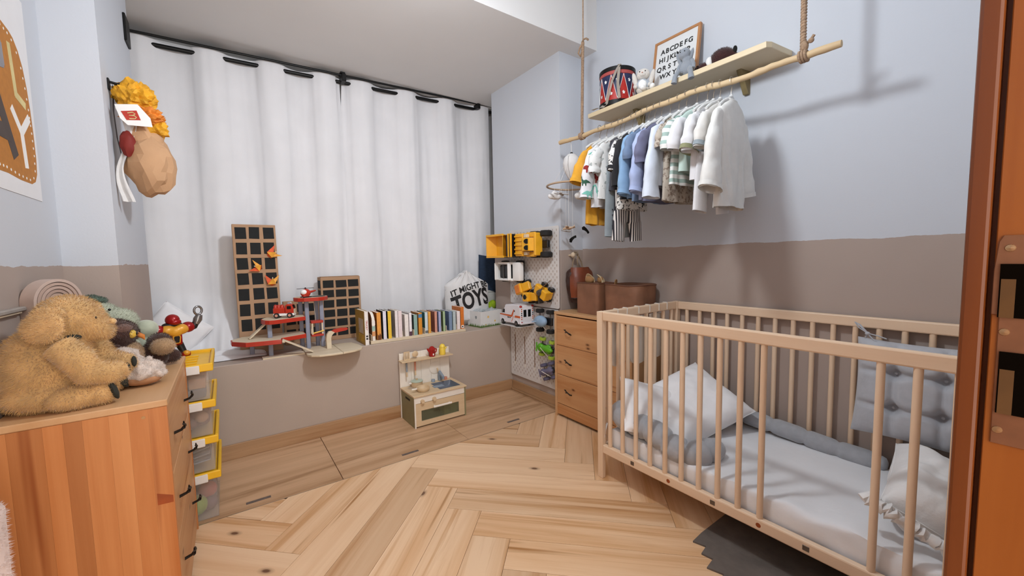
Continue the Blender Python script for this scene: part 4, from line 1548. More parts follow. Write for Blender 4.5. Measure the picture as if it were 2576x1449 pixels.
for k in range(4):
    zl = .196 + k * .15
    z0 = .002 if k == 0 else zl - .15 + .009
    t = thing('storage_box', labs[k], 'storage box', ((BX0 + BX1) / 2, (BY0 + BY1) / 2, z0), (0, 0, 0), 'stack of yellow-lidded boxes')
    add = adder(t)
    i = .018
    h1 = zl - .012
    tub = merge(box(BX0 + i, BY0 + i, z0, BX1 - i, BY0 + i + .0025, h1), box(BX0 + i, BY1 - i - .0025, z0, BX1 - i, BY1 - i, h1), box(BX0 + i, BY0 + i + .0025, z0, BX0 + i + .0025, BY1 - i - .0025, h1), box(BX1 - i - .0025, BY0 + i + .0025, z0, BX1 - i, BY1 - i - .0025, h1), box(BX0 + i, BY0 + i, z0, BX1 - i, BY1 - i, z0 + .003))
    add('tub', tub, m_tub)
    rim = .012
    lid = merge(box(BX0 + .01, BY0 + .01, zl - .012, BX1 - .01, BY1 - .01, zl - .004), box(BX0, BY0, zl - .024, BX1, BY0 + rim, zl + .008, .004, 2), box(BX0, BY1 - rim, zl - .024, BX1, BY1, zl + .008, .004, 2), box(BX0, BY0 + rim, zl - .024, BX0 + rim, BY1 - rim, zl + .008, .004, 2), box(BX1 - rim, BY0 + rim, zl - .024, BX1, BY1 - rim, zl + .008, .004, 2))
    ld = add('lid', lid, m_ylid)
    if k == 3:
        for q in range(4):
            add('lid_rib', box(-.25, 2.09 + q * .055, zl - .004, -.12, 2.10 + q * .055, zl + .001, .001), m_ylid, parent=ld)
    cp = add('clip', box(-.205, BY0 - .006, zl - .030, -.108, BY0 + .002, zl + .004, .003, 2), m_clip)
    add('clip_dot', lathe([(0, -.003), (.006, -.002), (.006, 0)], 14, (-.150, BY0 - .006, zl - .012), 'Y'), m_clip, True, parent=cp)
    zc = z0 + .004
    if k == 0:
        add('toy_ball', ell((-.155, 2.075, zc + .045), (.037, .037, .042), 3), m_st[0], True)
        add('toy_ball', ell((-.118, 2.12, zc + .080), (.034, .034, .034), 3), m_st[1], True)
        add('toy_ball', ell((-.112, 2.10, zc + .032), (.028, .034, .030), 3), m_st[5], True)
        add('filling', box(-.275, 2.16, zc, -.09, 2.34, zc + .09, .02, 3), m_st[5])
    elif k == 1:
        for q in range(7):
            add('sheet', xf(box(-.095, -.14, -.002, .085, .14, .002), Matrix.Translation((-.18, 2.19, zc + .026 + q * .011)) @ Matrix.Rotation(-.10 - .03 * q, 4, 'Y')), m_st[2] if q % 2 else m_greyb)
    elif k == 2:
        for q in range(9):
            rr = random.Random(q + 40)
            add('wooden_piece', ell((-.25 + .15 * rr.random(), 2.065 + .06 * rr.random(), zc + .025 + .055 * rr.random()), (.024, .022, .022), 2), m_st[3] if q % 3 else m_st[4], True)
        add('filling', box(-.275, 2.14, zc, -.092, 2.34, zc + .085, .02, 3), m_st[3])
    else:
        add('grey_tin', box(-.26, 2.05, zc, -.095, 2.13, zc + .034, .003), m_st[2])
        add('wooden_block', box(-.15, 2.06, zc + .035, -.095, 2.12, zc + .078, .003), m_st[4])
        add('green_cup', ell((-.178, 2.07, zc + .055), (.018, .018, .022), 2), M('dull_green', '5f6a58', 0.7), True)
        add('filling', box(-.27, 2.15, zc, -.10, 2.33, zc + .07, .02, 3), m_st[4])

# robot figure on the tray
m_rr = M('metallic_red_plastic', '9a0f10', 0.28, metal=0.2, var=0.03)
m_rg = M('golden_yellow_plastic', 'dfa032', 0.35, metal=0.1, var=0.04)
m_rb = M('black_plastic', '131214', 0.4, var=0.03)
m_rs = M('silver_plastic', '8d8a8a', 0.25, metal=0.8, var=0.06)
rb_ = thing('toy_robot', 'red and yellow toy robot raising a silver claw arm on the yellow lid', 'toy robot', (-.205, 2.322, .643), (0, 0, math.radians(28)))
rb_.scale = (1.12, 1.12, 1.12)
obj('helmet', ell((.0, 0, .148), (.023, .025, .023), 3), m_rr, rb_, True)
obj('visor', ell((.004, -.014, .140), (.019, .013, .012), 3), m_rr, rb_, True)
obj('collar', ell((0, .006, .128), (.034, .022, .012), 3), m_rb, rb_, True)
obj('chest', fuse(merge(ell((-.022, -.006, .108), (.028, .026, .022), 3), ell((.022, -.006, .108), (.028, .026, .022), 3), ell((0, -.008, .100), (.028, .024, .022), 3)), .004, 3), m_rg, rb_, True)
obj('waist', merge(box(-.024, -.018, .045, .024, .016, .095, .008, 2)), m_rr, rb_, True)
obj('badge', prismXZ([(-.010, .055), (.010, .055), (.014, .078), (.011, .088), (-.011, .088), (-.014, .078)], -.024, -.018), m_rg, rb_)
obj('badge_centre', prismXZ([(-.007, .058), (.007, .058), (.010, .078), (.008, .084), (-.008, .084), (-.010, .078)], -.0248, -.0235), m_rb, rb_)
for s in (-1, 1):
    obj('shoulder', ell((s * .050, 0, .112), (.024, .024, .022), 3), m_rr, rb_, True)
    lg = obj('leg', tube([(s * .016, 0, .05), (s * .024, -.004, .024), (s * .026, -.006, .012)], [.014, .012, .013], 10), m_rb, rb_, True)
    obj('foot', box(s * .027 - .014, -.032, .0, s * .027 + .014, .010, .016, .004, 2), m_rr, rb_)
    obj('toe_cap', ell((s * .027, -.026, .012), (.013, .013, .011), 2), m_rg, rb_, True)
obj('lowered_arm', tube([(-.052, 0, .10), (-.062, -.010, .072), (-.060, -.014, .046)], [.014, .011, .013], 10), m_rb, rb_, True)
obj('silver_fist', merge(cyl((-.060, -.014, .056), (-.060, -.016, .022), .016, .013, 12), ell((-.060, -.016, .020), (.014, .014, .010), 2)), m_rs, rb_, True)
obj('raised_arm', tube([(.058, 0, .108), (.070, -.004, .112), (.078, -.006, .128)], [.014, .013, .012], 10), m_rb, rb_, True)
obj('silver_forearm', tube([(.076, -.006, .122), (.084, -.008, .140), (.090, -.010, .158)], [.012, .016, .011], 12), m_rs, rb_, True)
obj('claw', tube([(.086 + .014 * math.cos(a), -.010, .176 + .017 * math.sin(a)) for a in [-PI / 2 + k * 2 * PI / 14 for k in range(14)]], .0045, 8, closed=True), m_rs, rb_, True)
obj('backpack', merge(box(-.022, .014, .07, .022, .030, .12, .006)), m_rb, rb_)
m_dkgrey = M('dark_grey_plastic', '4a4644', 0.45, var=0.08)
vh = thing('toy_vehicle', 'dark grey toy vehicle parts lying behind the robot on the lid', 'toy', (-.262, 2.30, .643))
obj('body', fuse(merge(ell((-.004, .02, .055), (.02, .03, .05), 3), ell((-.010, .03, .10), (.014, .02, .028), 3), ell((.0, .0, .02), (.024, .025, .018), 3)), .005, 3, .002, 60), m_dkgrey, vh, True)
# white pillow on the ledge behind
pillow('pillow', 'white square pillow leaning in the left corner of the ledge behind the robot', 'pillow', .27, .27, .08, m_pil, (-.262, 2.92, .665), (math.radians(80), math.radians(40), 0), 21, wr=.004, n=28)

# ================================================================== PEGBOARDS
m_peg = M('white_pegboard', 'dad6d3', 0.5, var=0.02)
m_slot = M('pegboard_slot_shadow', 'a08a78', 0.9, var=0.05)


def pegboard(label, y0, y1, z0, z1):
    t = thing('pegboard', label, 'pegboard', (PRX, (y0 + y1) / 2, z0))
    add = adder(t)
    r = .012
    pts = []
    for cy, cz, a0 in ((y1 - r, z1 - r, 0), (y0 + r, z1 - r, 90), (y0 + r, z0 + r, 180), (y1 - r, z0 + r, 270)):
        pts += arc(cy, cz, r, r, a0, a0 + 90, 4)
    add('board', prismYZ(pts, PRX - .0155, PRX - .0105, .0006), m_peg)
    s = None
    bm = bmesh.new()
    row = 0
    z = z1 - .028
    while z > z0 + .02:
        y = y0 + .02 + (.02 if row % 2 else 0)
        while y < y1 - .015:
            a = [(y - .0024, z - .0075), (y + .0024, z - .0075), (y + .0024, z + .0075), (y - .0024, z + .0075)]
            f = [bm.verts.new((PRX - .0158, p, q)) for p, q in a]
            g = [bm.verts.new((PRX - .0152, p, q)) for p, q in a]
            bm.faces.new(f)
            for i in range(4):
                bm.faces.new((f[i], g[i], g[(i + 1) % 4], f[(i + 1) % 4]))
            y += .04
        z -= .02
        row += 1
    bmesh.ops.recalc_face_normals(bm, faces=bm.faces[:])
    o = add('slots', bm, m_slot)
    o['kind'] = 'stuff'
    for y in (y0 + .04, y1 - .04):
        add('standoff', cyl((PRX - .0105, y, (z0 + z1) / 2), (PRX + .001, y, (z0 + z1) / 2), .008, n=10), m_peg)
    return t


pegboard('upper white pegboard carrying the yellow trucks', 2.004, 2.572, .702, 1.266)
pegboard('lower white pegboard behind the chest with the hanging race cars', 2.012, 2.580, .130, .694)
m_wire = M('white_elastic_cord', 'e6ded2', 0.6)
m_brownc = M('brown_elastic_cord', '7a5436', 0.7)
for y in (2.518, 2.395, 2.276):
    t = thing('elastic_cord', {2.518: 'brown elastic cord on the lower pegboard, nearest the ledge', 2.395: 'brown elastic cord on the lower pegboard, middle of three', 2.276: 'brown elastic cord on the lower pegboard, nearest the race cars'}[y], 'cord', (PRX - .017, y, .34), (0, 0, 0), 'cords on the pegboard')
    obj('cord', cyl((0, 0, .118), (0, 0, -.100), .0028, n=8), m_brownc, t)
    obj('end_clip', merge(cyl((0, 0, -.098), (0, 0, -.122), .0042, n=8), cyl((0, 0, .118), (0, 0, .132), .0036, n=8)), m_wire, t)

# vehicles: built driving along local +X with local +Z up, then hung wheels-to-the-board
SIDE = Matrix(((0, 0, -1), (-1, 0, 0), (0, 1, 0))).to_euler()      # X -> -Y, Y -> +Z, Z -> -X
m_cat = M('construction_yellow', 'efae22', 0.4, var=0.05)
m_catd = M('construction_orange', 'dd7f2a', 0.45, var=0.05)


def wheel(t, x, y, z, r, w, mh=None):
    o = obj('wheel', lathe([(0, -w / 2), (r * .8, -w / 2), (r, -w / 3), (r, w / 3), (r * .8, w / 2), (0, w / 2)], 20, (x, y, z), 'Y'), m_tyre, t, True)
    h = obj('hub', lathe([(0, -w / 2 - .002), (r * .45, -w / 2 - .001), (r * .5, 0), (r * .45, w / 2 + .001), (0, w / 2 + .002)], 14, (0, 0, 0), 'Y'), mh or m_rs, o, True)
    return o


dt = thing('toy_dump_truck', 'large yellow toy dump truck hung sideways on the upper pegboard', 'toy truck', (PRX - .018, 2.345, 1.145), SIDE)
obj('chassis', box(-.28, -.025, .035, .30, .025, .060, .004), m_rb, dt)
for x in (-.215, -.085):
    for s in (-1, 1):
        wheel(dt, x, s * .068, .038, .038, .035)
for x in (.150, .265):
    for s in (-1, 1):
        wheel(dt, x, s * .072, .042, .042, .040)


def openbed(x0, x1, w, z0, z1, th=.005):
    """dump bed: sloping floor plates, raised sides"""
    out = [prismXZ([(x0, z0 + .012), (x0 + .09, z0), (x1, z0), (x1, z0 + .008), (x0 + .09, z0 + .008), (x0, z0 + .020)], -w / 2, w / 2)]
    for s in (-1, 1):
        out.append(prismXZ([(x0 - .01, z0 + .012), (x0 + .09, z0), (x1, z0), (x1 + .02, z1), (x0 - .02, z1)], s * w / 2 - th / 2, s * w / 2 + th / 2))
        out.append(box(x0 - .02, s * w / 2 - .008, z1 - .010, x1 + .02, s * w / 2 + .008, z1 + .002, .002))
    out.append(prismXZ([(x1 - .06, z0 + .006), (x1 + .020, z1), (x1 + .014, z1), (x1 - .07, z0 + .006)], -w / 2, w / 2))
    out.append(prismXZ([(x0 - .02, z1), (x0 - .014, z1), (x0 + .02, z0 + .012), (x0 + .012, z0 + .012)], -w / 2, w / 2))
    return merge(*out)


obj('dump_bed', openbed(-.285, -.095, .160, .075, .165), m_cat, dt)
obj('roll_bar', merge(box(-.062, -.078, .055, -.028, .078, .150, .004), box(-.020, -.082, .06, .002, .082, .152, .004)), m_rb, dt)
obj('bar_panel', merge(box(-.030, -.085, .145, -.018, .085, .158, .002), box(.000, -.085, .145, .012, .085, .158, .002)), m_cat, dt)
mid_b = merge(box(.012, -.080, .06, .105, .080, .122, .006))
for q in range(5):
    mid_b = merge(mid_b, box(.015, -.066 + q * .030, .122, .100, -.054 + q * .030, .130, .002))
obj('ribbed_hood', mid_b, m_cat, dt)
obj('cab', merge(prismXZ([(.105, .05), (.225, .05), (.225, .10), (.190, .135), (.125, .145), (.105, .12)], -.045, .045, .004)), m_cat, dt)
obj('fender', merge(box(.110, -.085, .075, .205, -.050, .095, .004), box(.110, .050, .075, .205, .085, .095, .004)), m_cat, dt)
obj('bumper', box(.222, -.078, .055, .245, .078, .120, .005), m_cat, dt)
for s in (-1, 1):
    obj('cab_window', xf(lathe([(0, 0), (.016, 0), (.017, .002), (0, .002)], 16), Matrix.Translation((.175, s * .022, .139)) @ Matrix.Rotation(.55, 4, 'Y') @ Matrix.Diagonal((1.3, 1, 1, 1))), m_black, dt)
obj('side_step', merge(box(.115, -.072, .095, .150, -.048, .120, .002), box(.115, .048, .095, .150, .072, .120, .002)), m_cream, dt)

jp = thing('toy_jeep', 'white toy jeep with a black open cabin hung on the upper pegboard', 'toy car', (PRX - .018, 2.49, .953), SIDE)
jp.scale = (1.15, 1.15, 1.15)
obj('floor_pan', box(-.13, -.055, .025, .13, .055, .045, .004), m_rb, jp)
body = merge(box(-.135, -.060, .035, -.095, .060, .085, .008, 2), box(.060, -.060, .035, .135, .060, .075, .008, 2), box(-.10, -.062, .035, .065, -.046, .085, .004), box(-.10, .046, .035, .065, .062, .085, .004))
obj('body', body, m_wh, jp, 40)
obj('roll_cage', merge(box(-.098, -.058, .080, -.085, .058, .110, .004), box(.045, -.058, .080, .060, .058, .105, .004)), m_wh, jp)
obj('seats', box(-.075, -.042, .045, .035, .042, .082, .01, 2), m_rb, jp)
obj('seat_split', box(-.028, -.045, .05, -.022, .045, .088), m_dkgrey, jp)
for x in (-.085, .085):
    for s in (-1, 1):
        wheel(jp, x, s * .058, .026, .028, .026)


def digger(label, y, z, ang, kind):
    e = (Matrix(((0, 0, -1), (-1, 0, 0), (0, 1, 0))) @ Matrix.Rotation(ang, 3, 'Z')).to_euler()
    t = thing('toy_digger', label, 'toy digger', (PRX - .018, y, z), e, 'small yellow diggers on the pegboard')
    t.scale = (1.28, 1.28, 1.28)
    for x in (-.030, .030):
        for s in (-1, 1):
            wheel(t, x, s * .030, .018, .019, .018)
    obj('chassis', box(-.05, -.022, .014, .05, .022, .034, .004), m_cat, t)
    if kind == 0:
        obj('cab', box(-.040, -.030, .034, .015, .030, .072, .008, 2), m_cat, t)
        obj('roof_panel', box(-.034, -.024, .071, .008, .024, .076, .006, 2), m_catd, t)
        obj('bonnet', prismXZ([(.012, .034), (.065, .034), (.068, .048), (.015, .060)], -.024, .024, .003), m_cat, t)
    elif kind == 1:
        obj('cab', box(-.045, -.026, .034, .005, .026, .074, .006, 2), m_cat, t)
        obj('window', lathe([(0, .074), (.014, .074), (.014, .0755), (0, .0755)], 16, (-.020, 0, 0)), m_black, t)
        obj('bonnet', box(.005, -.022, .034, .055, .022, .056, .004), m_cat, t)
        obj('blade', xf(box(-.004, -.036, -.022, .004, .036, .022, .002), Matrix.Translation((.068, 0, .032)) @ Matrix.Rotation(.3, 4, 'Y')), m_dkgrey, t)
    else:
        obj('tank', box(-.055, -.028, .034, -.005, .028, .064, .008, 2), m_cat, t)
        obj('cab', box(.010, -.026, .030, .052, .026, .070, .006, 2), m_cat, t)
        obj('drum', tube([(-.005, 0, .05), (.004, 0, .075), (.012, 0, .082)], [.018, .016, .010], 12), m_dkgrey, t, True)
    obj('hook_cord', tube([(0, -.002, .076), (-.006, .03, .05), (-.012, .062, .004)], .0018, 6), m_brownc, t)
    obj('hook_peg', cyl((-.012, .062, .002), (-.012, .070, .008), .0034, n=8), m_wire, t)


digger('small yellow toy digger with an orange roof panel on the pegboard', 2.335, .830, .35, 0)
digger('small yellow toy bulldozer with a round black window on the pegboard', 2.235, .775, .05, 1)
digger('small yellow toy cement mixer with a grey drum on the pegboard', 2.105, .815, -.45, 2)

# ambulance standing on a hook shelf of the lower board
am = thing('toy_ambulance', 'white toy ambulance with an orange stripe on the lower pegboard', 'toy van', (1.748, 2.262, .560), (0, 0, PI / 2))
# local +X is the driving direction (world +Y), local +Y is world -X (side seen by the camera)
m_av = M('white_van_plastic', 'e4e2e6', 0.35, var=0.015, coat=0.3)
m_ao = M('orange_van_stripe', 'cf5f2a', 0.45)
m_al = M('red_lamp_plastic', 'b3241c', 0.3)
body = prismXZ([(.0, .018), (.262, .018), (.268, .060), (.255, .078), (.225, .085), (.208, .122), (.196, .132), (.190, .150), (.03, .158), (.006, .152), (0, .14)], -.062, .062)
bmesh.ops.bevel(body, geom=body.edges[:], offset=.005, segments=2, affect='EDGES')
obj('body', body, m_av, am, 40)
for s in (1, -1):
    Y = s * .0625
    st = prismXZ([(.258, .070), (.255, .078), (.11, .078), (.082, .120), (.072, .120), (.094, .070), (.105, .064)], Y - .0005, Y + .0005)
    st = merge(st, prismXZ([(.002, .064), (.072, .064), (.062, .079), (.002, .079)], Y - .0005, Y + .0005), prismXZ([(.085, .072), (.080, .072), (.104, .030), (.109, .030)], Y - .0005, Y + .0005))
    obj('side_stripe', st, m_ao, am)
    obj('side_window', prismXZ([(.194, .088), (.220, .088), (.208, .116), (.194, .116)], Y - .0008, Y + .0008), m_black, am)
    obj('emblem', lathe([(0, 0), (.006, 0), (.006, .0008), (0, .0008)], 8, (.070, Y, .110), 'Y'), m_black, am)
    for x in (.222, .052):
        wheel(am, x, s * .056, .020, .022, .016)
        obj('wheel_arch', tube([(x + .026 * math.cos(a), s * .0615, .020 + .026 * math.sin(a)) for a in [k * PI / 10 for k in range(11)]], .003, 6), m_av, am, True)
tb = text_bm('RESCUE', .0125, .0003, .0003)
rt(tb, PI / 2, 'X')
rt(tb, PI, 'Z')
obj('lettering', mv(tb, .138, .0632, .058), m_ink, am)
for s in (-1, 1):
    obj('rear_window', box(-.001, s * .020 - .013, .070, .001, s * .020 + .013, .122, .0005), m_black, am)
    obj('rear_lamp', ell((.006, s * .053, .146), (.011, .011, .009), 2), m_al, am, True)
    obj('tail_light', box(-.0015, s * .048 - .006, .026, .001, s * .048 + .006, .036), m_al, am)
    for q in range(6):
        obj('warning_stripe', box(-.001, s * .050 - .0045, .052 + q * .014, .0008, s * .050 + .0045, .060 + q * .014), m_ao if q not in (2, 3) else m_ink, am)
obj('rear_bumper', box(-.006, -.060, .016, .004, .060, .030, .003), m_av, am)
hk = thing('pegboard_shelf', 'white wire pegboard shelf under the toy ambulance', 'shelf', (PRX - .016, 2.395, .558))
obj('tray', merge(box(-.145, -.12, -.004, .0, .12, .0), ), m_peg, hk)


# race cars
def racer(label, y, z, mb, mw, L, W, wr, ang=0.0, kind=0):
    e = (Matrix(((0, 0, -1), (-1, 0, 0), (0, 1, 0))) @ Matrix.Rotation(ang, 3, 'Z')).to_euler()
    t = thing('toy_race_car', label, 'toy car', (PRX - .018, y, z), e, 'toy race cars on the lower pegboard')
    obj('chassis', box(-L * .45, -W * .2, wr * .7, L * .45, W * .2, wr * 1.3, .004), m_rb, t)
    for x in (-L * .33, L * .33):
        obj('axle', cyl((x, -W * .5, wr), (x, W * .5, wr), .004, n=8), m_rs, t)
        for s in (-1, 1):
            w_ = wheel(t, x, s * W * .5, wr, wr, wr * .9)
            if mw:
                w_.data = w_.data.copy()
                w_.data.materials[0] = mw
    if kind == 0:
        obj('shell', merge(ell((-.012, 0, wr * 1.3 + .022), (L * .36, W * .30, .030), 3), prismXZ([(-.05, wr * 1.3 + .04), (-.02, wr * 1.3 + .045), (-.045, wr * 1.3 + .075)], -.004, .004)), mb, t, True)
        obj('canopy', ell((-.050, 0, wr * 1.3 + .034), (.012, .014, .012), 2), m_greyb, t, True)
    else:
        obj('shell', fuse(merge(ell((.01, 0, wr * 1.2 + .012), (L * .42, W * .22, .022), 3), ell((-L * .25, 0, wr * 1.2 + .022), (.03, W * .28, .020), 3), ell((.03, W * .22, wr + .01), (.022, .012, .012), 2), ell((.03, -W * .22, wr + .01), (.022, .012, .012), 2)), .005, 2), mb, t, True)
        obj('spoiler', box(-L * .46, -W * .3, wr * 1.2 + .035, -L * .38, W * .3, wr * 1.2 + .040, .001), mb, t)
    obj('hook_cord', tube([(-.01, W * .1, wr * 1.3 + .05), (.02, -W * .3, wr + .03), (.03, -W * .75, .004)], .0022, 6), m_wire, t)
    return t


racer('pale blue toy car with big black wheels hung on the lower pegboard', 2.115, .612, M('pale_blue_plastic', '8fabc6', 0.4, var=0.04), None, .17, .135, .030, 0, 0)
racer('lime and green toy race car hung on the lower pegboard below the blue one', 2.105, .420, M('vivid_green_plastic', '5cae1e', 0.4, var=0.1), M('lime_tyre', 'a8bf3a', 0.6, var=0.1), .155, .11, .024, -.1, 1)
racer('dusky purple toy race car at the foot of the lower pegboard', 2.085, .262, M('dusky_purple_plastic', '6d6880', 0.4, var=0.1), M('purple_tyre', '5e5a72', 0.6, var=0.1), .13, .095, .026, .35, 1)
# ================================================================== WALL SHELF, ROPES, BRANCH RAIL
m_shelf = WOOD('shelf_pine', 'e6d6b6', 'd8c29a', 'Y', 22, 0.05, 0.5, contrast=(0.2, 0.8))
m_branch = WOOD('peeled_branch', 'd6bd96', 'bb9c72', 'Y', 40, 0.08, 0.6, bmp=0.2)
m_rope = M('jute_rope', 'a68a70', 0.95, var=0.15, scale=90, bmp=0.8, bscale=160, bdist=0.004)
SHA = math.atan(.022 / .225)
sh = thing('wall_shelf', 'pale pine shelf on the right wall above the clothes rail', 'shelf', (2.045, 1.25, 1.913), (0, -SHA, 0))
bd = prism([(-.228, -.495), (-.2, -.505), (0, -.505), (0, .495), (-.2, .485), (-.228, .475)], -.012, .012, .002)
obj('board', bd, m_shelf, sh)
m_brk = M('olive_wood_bracket', '8d7c54', 0.6, var=0.08)
for y in (.25, -.325):
    obj('bracket', prismXZ([(-.09, -.012), (0, -.012), (0, -.115), (-.03, -.115)], y - .012, y + .012, .002), m_brk, sh)


def shz(x):
    return 1.925 - .0978 * (2.045 - x) + .0012


RX = 1.735
pts, rads = [], []
rr = random.Random(5)
for k in range(60):
    y = 1.880 - 1.395 * k / 59
    z = 1.757 + .016 * math.exp(-((y - 1.06) / .22) ** 2) + .003 * math.sin(y * 21) + .0015 * rr.uniform(-1, 1)
    pts.append((RX + .004 * math.sin(y * 9), y, z))
    rads.append(.0135 - .002 * abs(math.sin(y * 17)) + .0008 * rr.uniform(-1, 1))
br = tag(obj('hanging_rail', tube(pts, rads, 12), m_branch, smooth=80), 'peeled branch used as a clothes rail, hung on jute ropes', 'clothes rail')


def rodz(y):
    return 1.757 + .016 * math.exp(-((y - 1.06) / .22) ** 2) + .003 * math.sin(y * 21)


def helix(p, q, r, rr_, turns, n=8):
    P = []
    N = int(turns * n)
    a, b = frame_of(Vector(q) - Vector(p))
    for k in range(N + 1):
        t = k / N
        c = Vector(p).lerp(Vector(q), t)
        w = 2 * PI * turns * t
        P.append(c + (a * math.cos(w) + b * math.sin(w)) * r)
    return tube(P, rr_, 6)


def loop_at(y, n, r=.0175, rr_=.005):
    out = None
    for k in range(n):
        yy = y + (k - (n - 1) / 2) * .009
        ring = tube([(RX + r * math.cos(a), yy + .002 * math.sin(a), rodz(y) + r * math.sin(a)) for a in [j * 2 * PI / 14 for j in range(14)]], rr_, 6, closed=True)
        out = ring if out is None else merge(out, ring)
    return out


t = thing('jute_rope', 'thin jute rope with a wrapped lower half holding the far end of the branch rail', 'rope', (RX, 1.692, 1.78))
add = adder(t)
add('cord', cyl((RX, 1.682, 2.26), (RX, 1.680, CZ), .0036, n=8), m_rope, True)
add('wrapped_cord', merge(cyl((RX, 1.695, 1.775), (RX, 1.684, 2.27), .0075, n=10), helix((RX, 1.695, 1.775), (RX, 1.684, 2.27), .0062, .0032, 60)), m_rope, True)
add('bow', merge(tube([(RX, 1.684, 2.265), (RX - .01, 1.672, 2.28), (RX - .012, 1.648, 2.276), (RX - .012, 1.632, 2.262)], [.005, .005, .005, .006], 8), tube([(RX, 1.684, 2.27), (RX - .006, 1.70, 2.25), (RX - .004, 1.716, 2.225), (RX, 1.705, 2.205), (RX, 1.69, 2.225)], .005, 8), ell((RX, 1.684, 2.268), (.01, .01, .016), 2)), m_rope, True)
add('rail_loop', loop_at(1.695, 3), m_rope, True)
t = thing('jute_rope', 'thick jute rope knotted round the near end of the branch rail', 'rope', (RX, .600, 1.78))
add = adder(t)
add('wrapped_cord', merge(cyl((RX, .598, 1.775), (RX, .606, CZ), .0088, n=10), helix((RX, .598, 1.775), (RX, .606, CZ), .0070, .0040, 90)), m_rope, True)
add('rail_loop', loop_at(.596, 3, .018, .0055), m_rope, True)
add('knot', merge(ell((RX - .004, .592, 1.790), (.014, .012, .020), 2), ell((RX - .008, .572, 1.80), (.008, .010, .009), 2), tube([(RX, .59, 1.795), (RX - .008, .570, 1.806), (RX - .010, .562, 1.815)], .005, 7)), m_rope, True)

# ================================================================== HANGERS AND CLOTHES
m_hang = M('pale_grey_hanger_plastic', 'dcdcda', 0.45, var=0.02)
m_hook = M('steel_hook_wire', 'b3a797', 0.3, metal=0.9)


def make_hanger():
    t = thing('clothes_hanger', 'x', 'hanger', (0, 0, 0))
    hk = [(.0175 * math.cos(a), 0, .0175 * math.sin(a)) for a in [math.radians(200 - k * 20) for k in range(14)]]
    hk += [(.003, 0, -.030), (0, 0, -.045), (0, 0, -.075)]
    obj('hook', tube(hk, .0014, 6), m_hook, t, True)
    arms = None
    for s in (-1, 1):
        a = tube([(0, 0, -.062), (s * .03, 0, -.078), (s * .08, 0, -.098), (s * .118, 0, -.122)], [.0075, .007, .0065, .006], 8)
        arms = a if arms is None else merge(arms, a)
    arms = merge(arms, cyl((0, 0, -.055), (0, 0, -.078), .007, .0085, 10))
    obj('arms', arms, m_hang, t, True)
    return t


HANG = make_hanger()
hang_used = [False]


def hanger(y, yaw, what):
    if not hang_used[0]:
        hang_used[0] = True
        t = HANG
    else:
        t = dup(HANG)
    t.location = (RX, y, rodz(y) + .0005)
    t.rotation_euler = (0, 0, yaw)
    t['label'] = 'pale plastic hanger carrying the ' + what
    t['group'] = 'hangers on the branch rail'
    return t


def body_bm(L, sw, hem, d, seed, top=-.082, neck=.032):
    prof = [(top, neck, d * .7), (top - .012, .062, d * .9), (top - .032, .100, d), (top - .052, sw, d), (top - .085, sw * .97, d * 1.15), (top - .16, sw * .93, d * 1.3), (-L * .75, (sw * .9 + hem) / 2, d * 1.3), (-L, hem, d * 1.2)]
    nr, n = 36, 64
    rings = []
    zs = [p[0] for p in prof]

    def at(z):
        for a, b in zip(prof, prof[1:]):
            if a[0] >= z >= b[0]:
                t = (a[0] - z) / (a[0] - b[0])
                return a[1] + (b[1] - a[1]) * t, a[2] + (b[2] - a[2]) * t
        return prof[-1][1:]

    def f(u, v):
        z = top + (-L - top) * (v ** .8)
        hw, dd = at(z)
        a = 2 * PI * u
        x = hw * math.copysign(abs(math.cos(a)) ** .8, math.cos(a))
        fold = noise.noise(Vector((x * 22, z * 4 + seed * 5, seed + (1 if math.sin(a) > 0 else 0))))
        k = min(1, v * 2.2)
        fold2 = noise.noise(Vector((x * 46 + z * 9, z * 14 + seed * 3, seed * 2 + (1 if math.sin(a) > 0 else 0))))
        y = dd * math.copysign(abs(math.sin(a)) ** .7, math.sin(a)) * (1 + (.62 * fold + .30 * fold2) * k)
        z2 = z + .008 * noise.noise(Vector((x * 12, seed, 3))) * v
        return (x, y, z2)
    return grid(f, n, nr, closed_u=True)


def sleeve_bm(s, sw, ln, r, out, seed, top=-.082, cuff=0):
    p0 = Vector((s * (sw - .028), 0, top - .068))
    p1 = Vector((s * (sw + .006), 0, top - .085))
    p2 = Vector((s * (sw + out), 0, top - .085 - ln))
    pts = [p0, p1] + [p1.lerp(p2, k / 6) + Vector((s * .010 * math.sin(k / 6 * PI), 0, 0)) for k in range(1, 7)]
    R = [.013, .017] + [.019 + (r - .019) * k / 6 + .002 * math.sin(k * 2.1 + seed) for k in range(1, 7)]
    P2, R2_ = [], []
    for i in range(len(pts) - 1):
        for j in range(3):
            P2.append(pts[i].lerp(pts[i + 1], j / 3))
            R2_.append(R[i] + (R[i + 1] - R[i]) * j / 3)
    P2.append(pts[-1])
    R2_.append(R[-1])
    b = tube(P2, R2_, 22, caps=False, sq=1.9)
    rough(b, .0045, 30, seed + s)
    return b


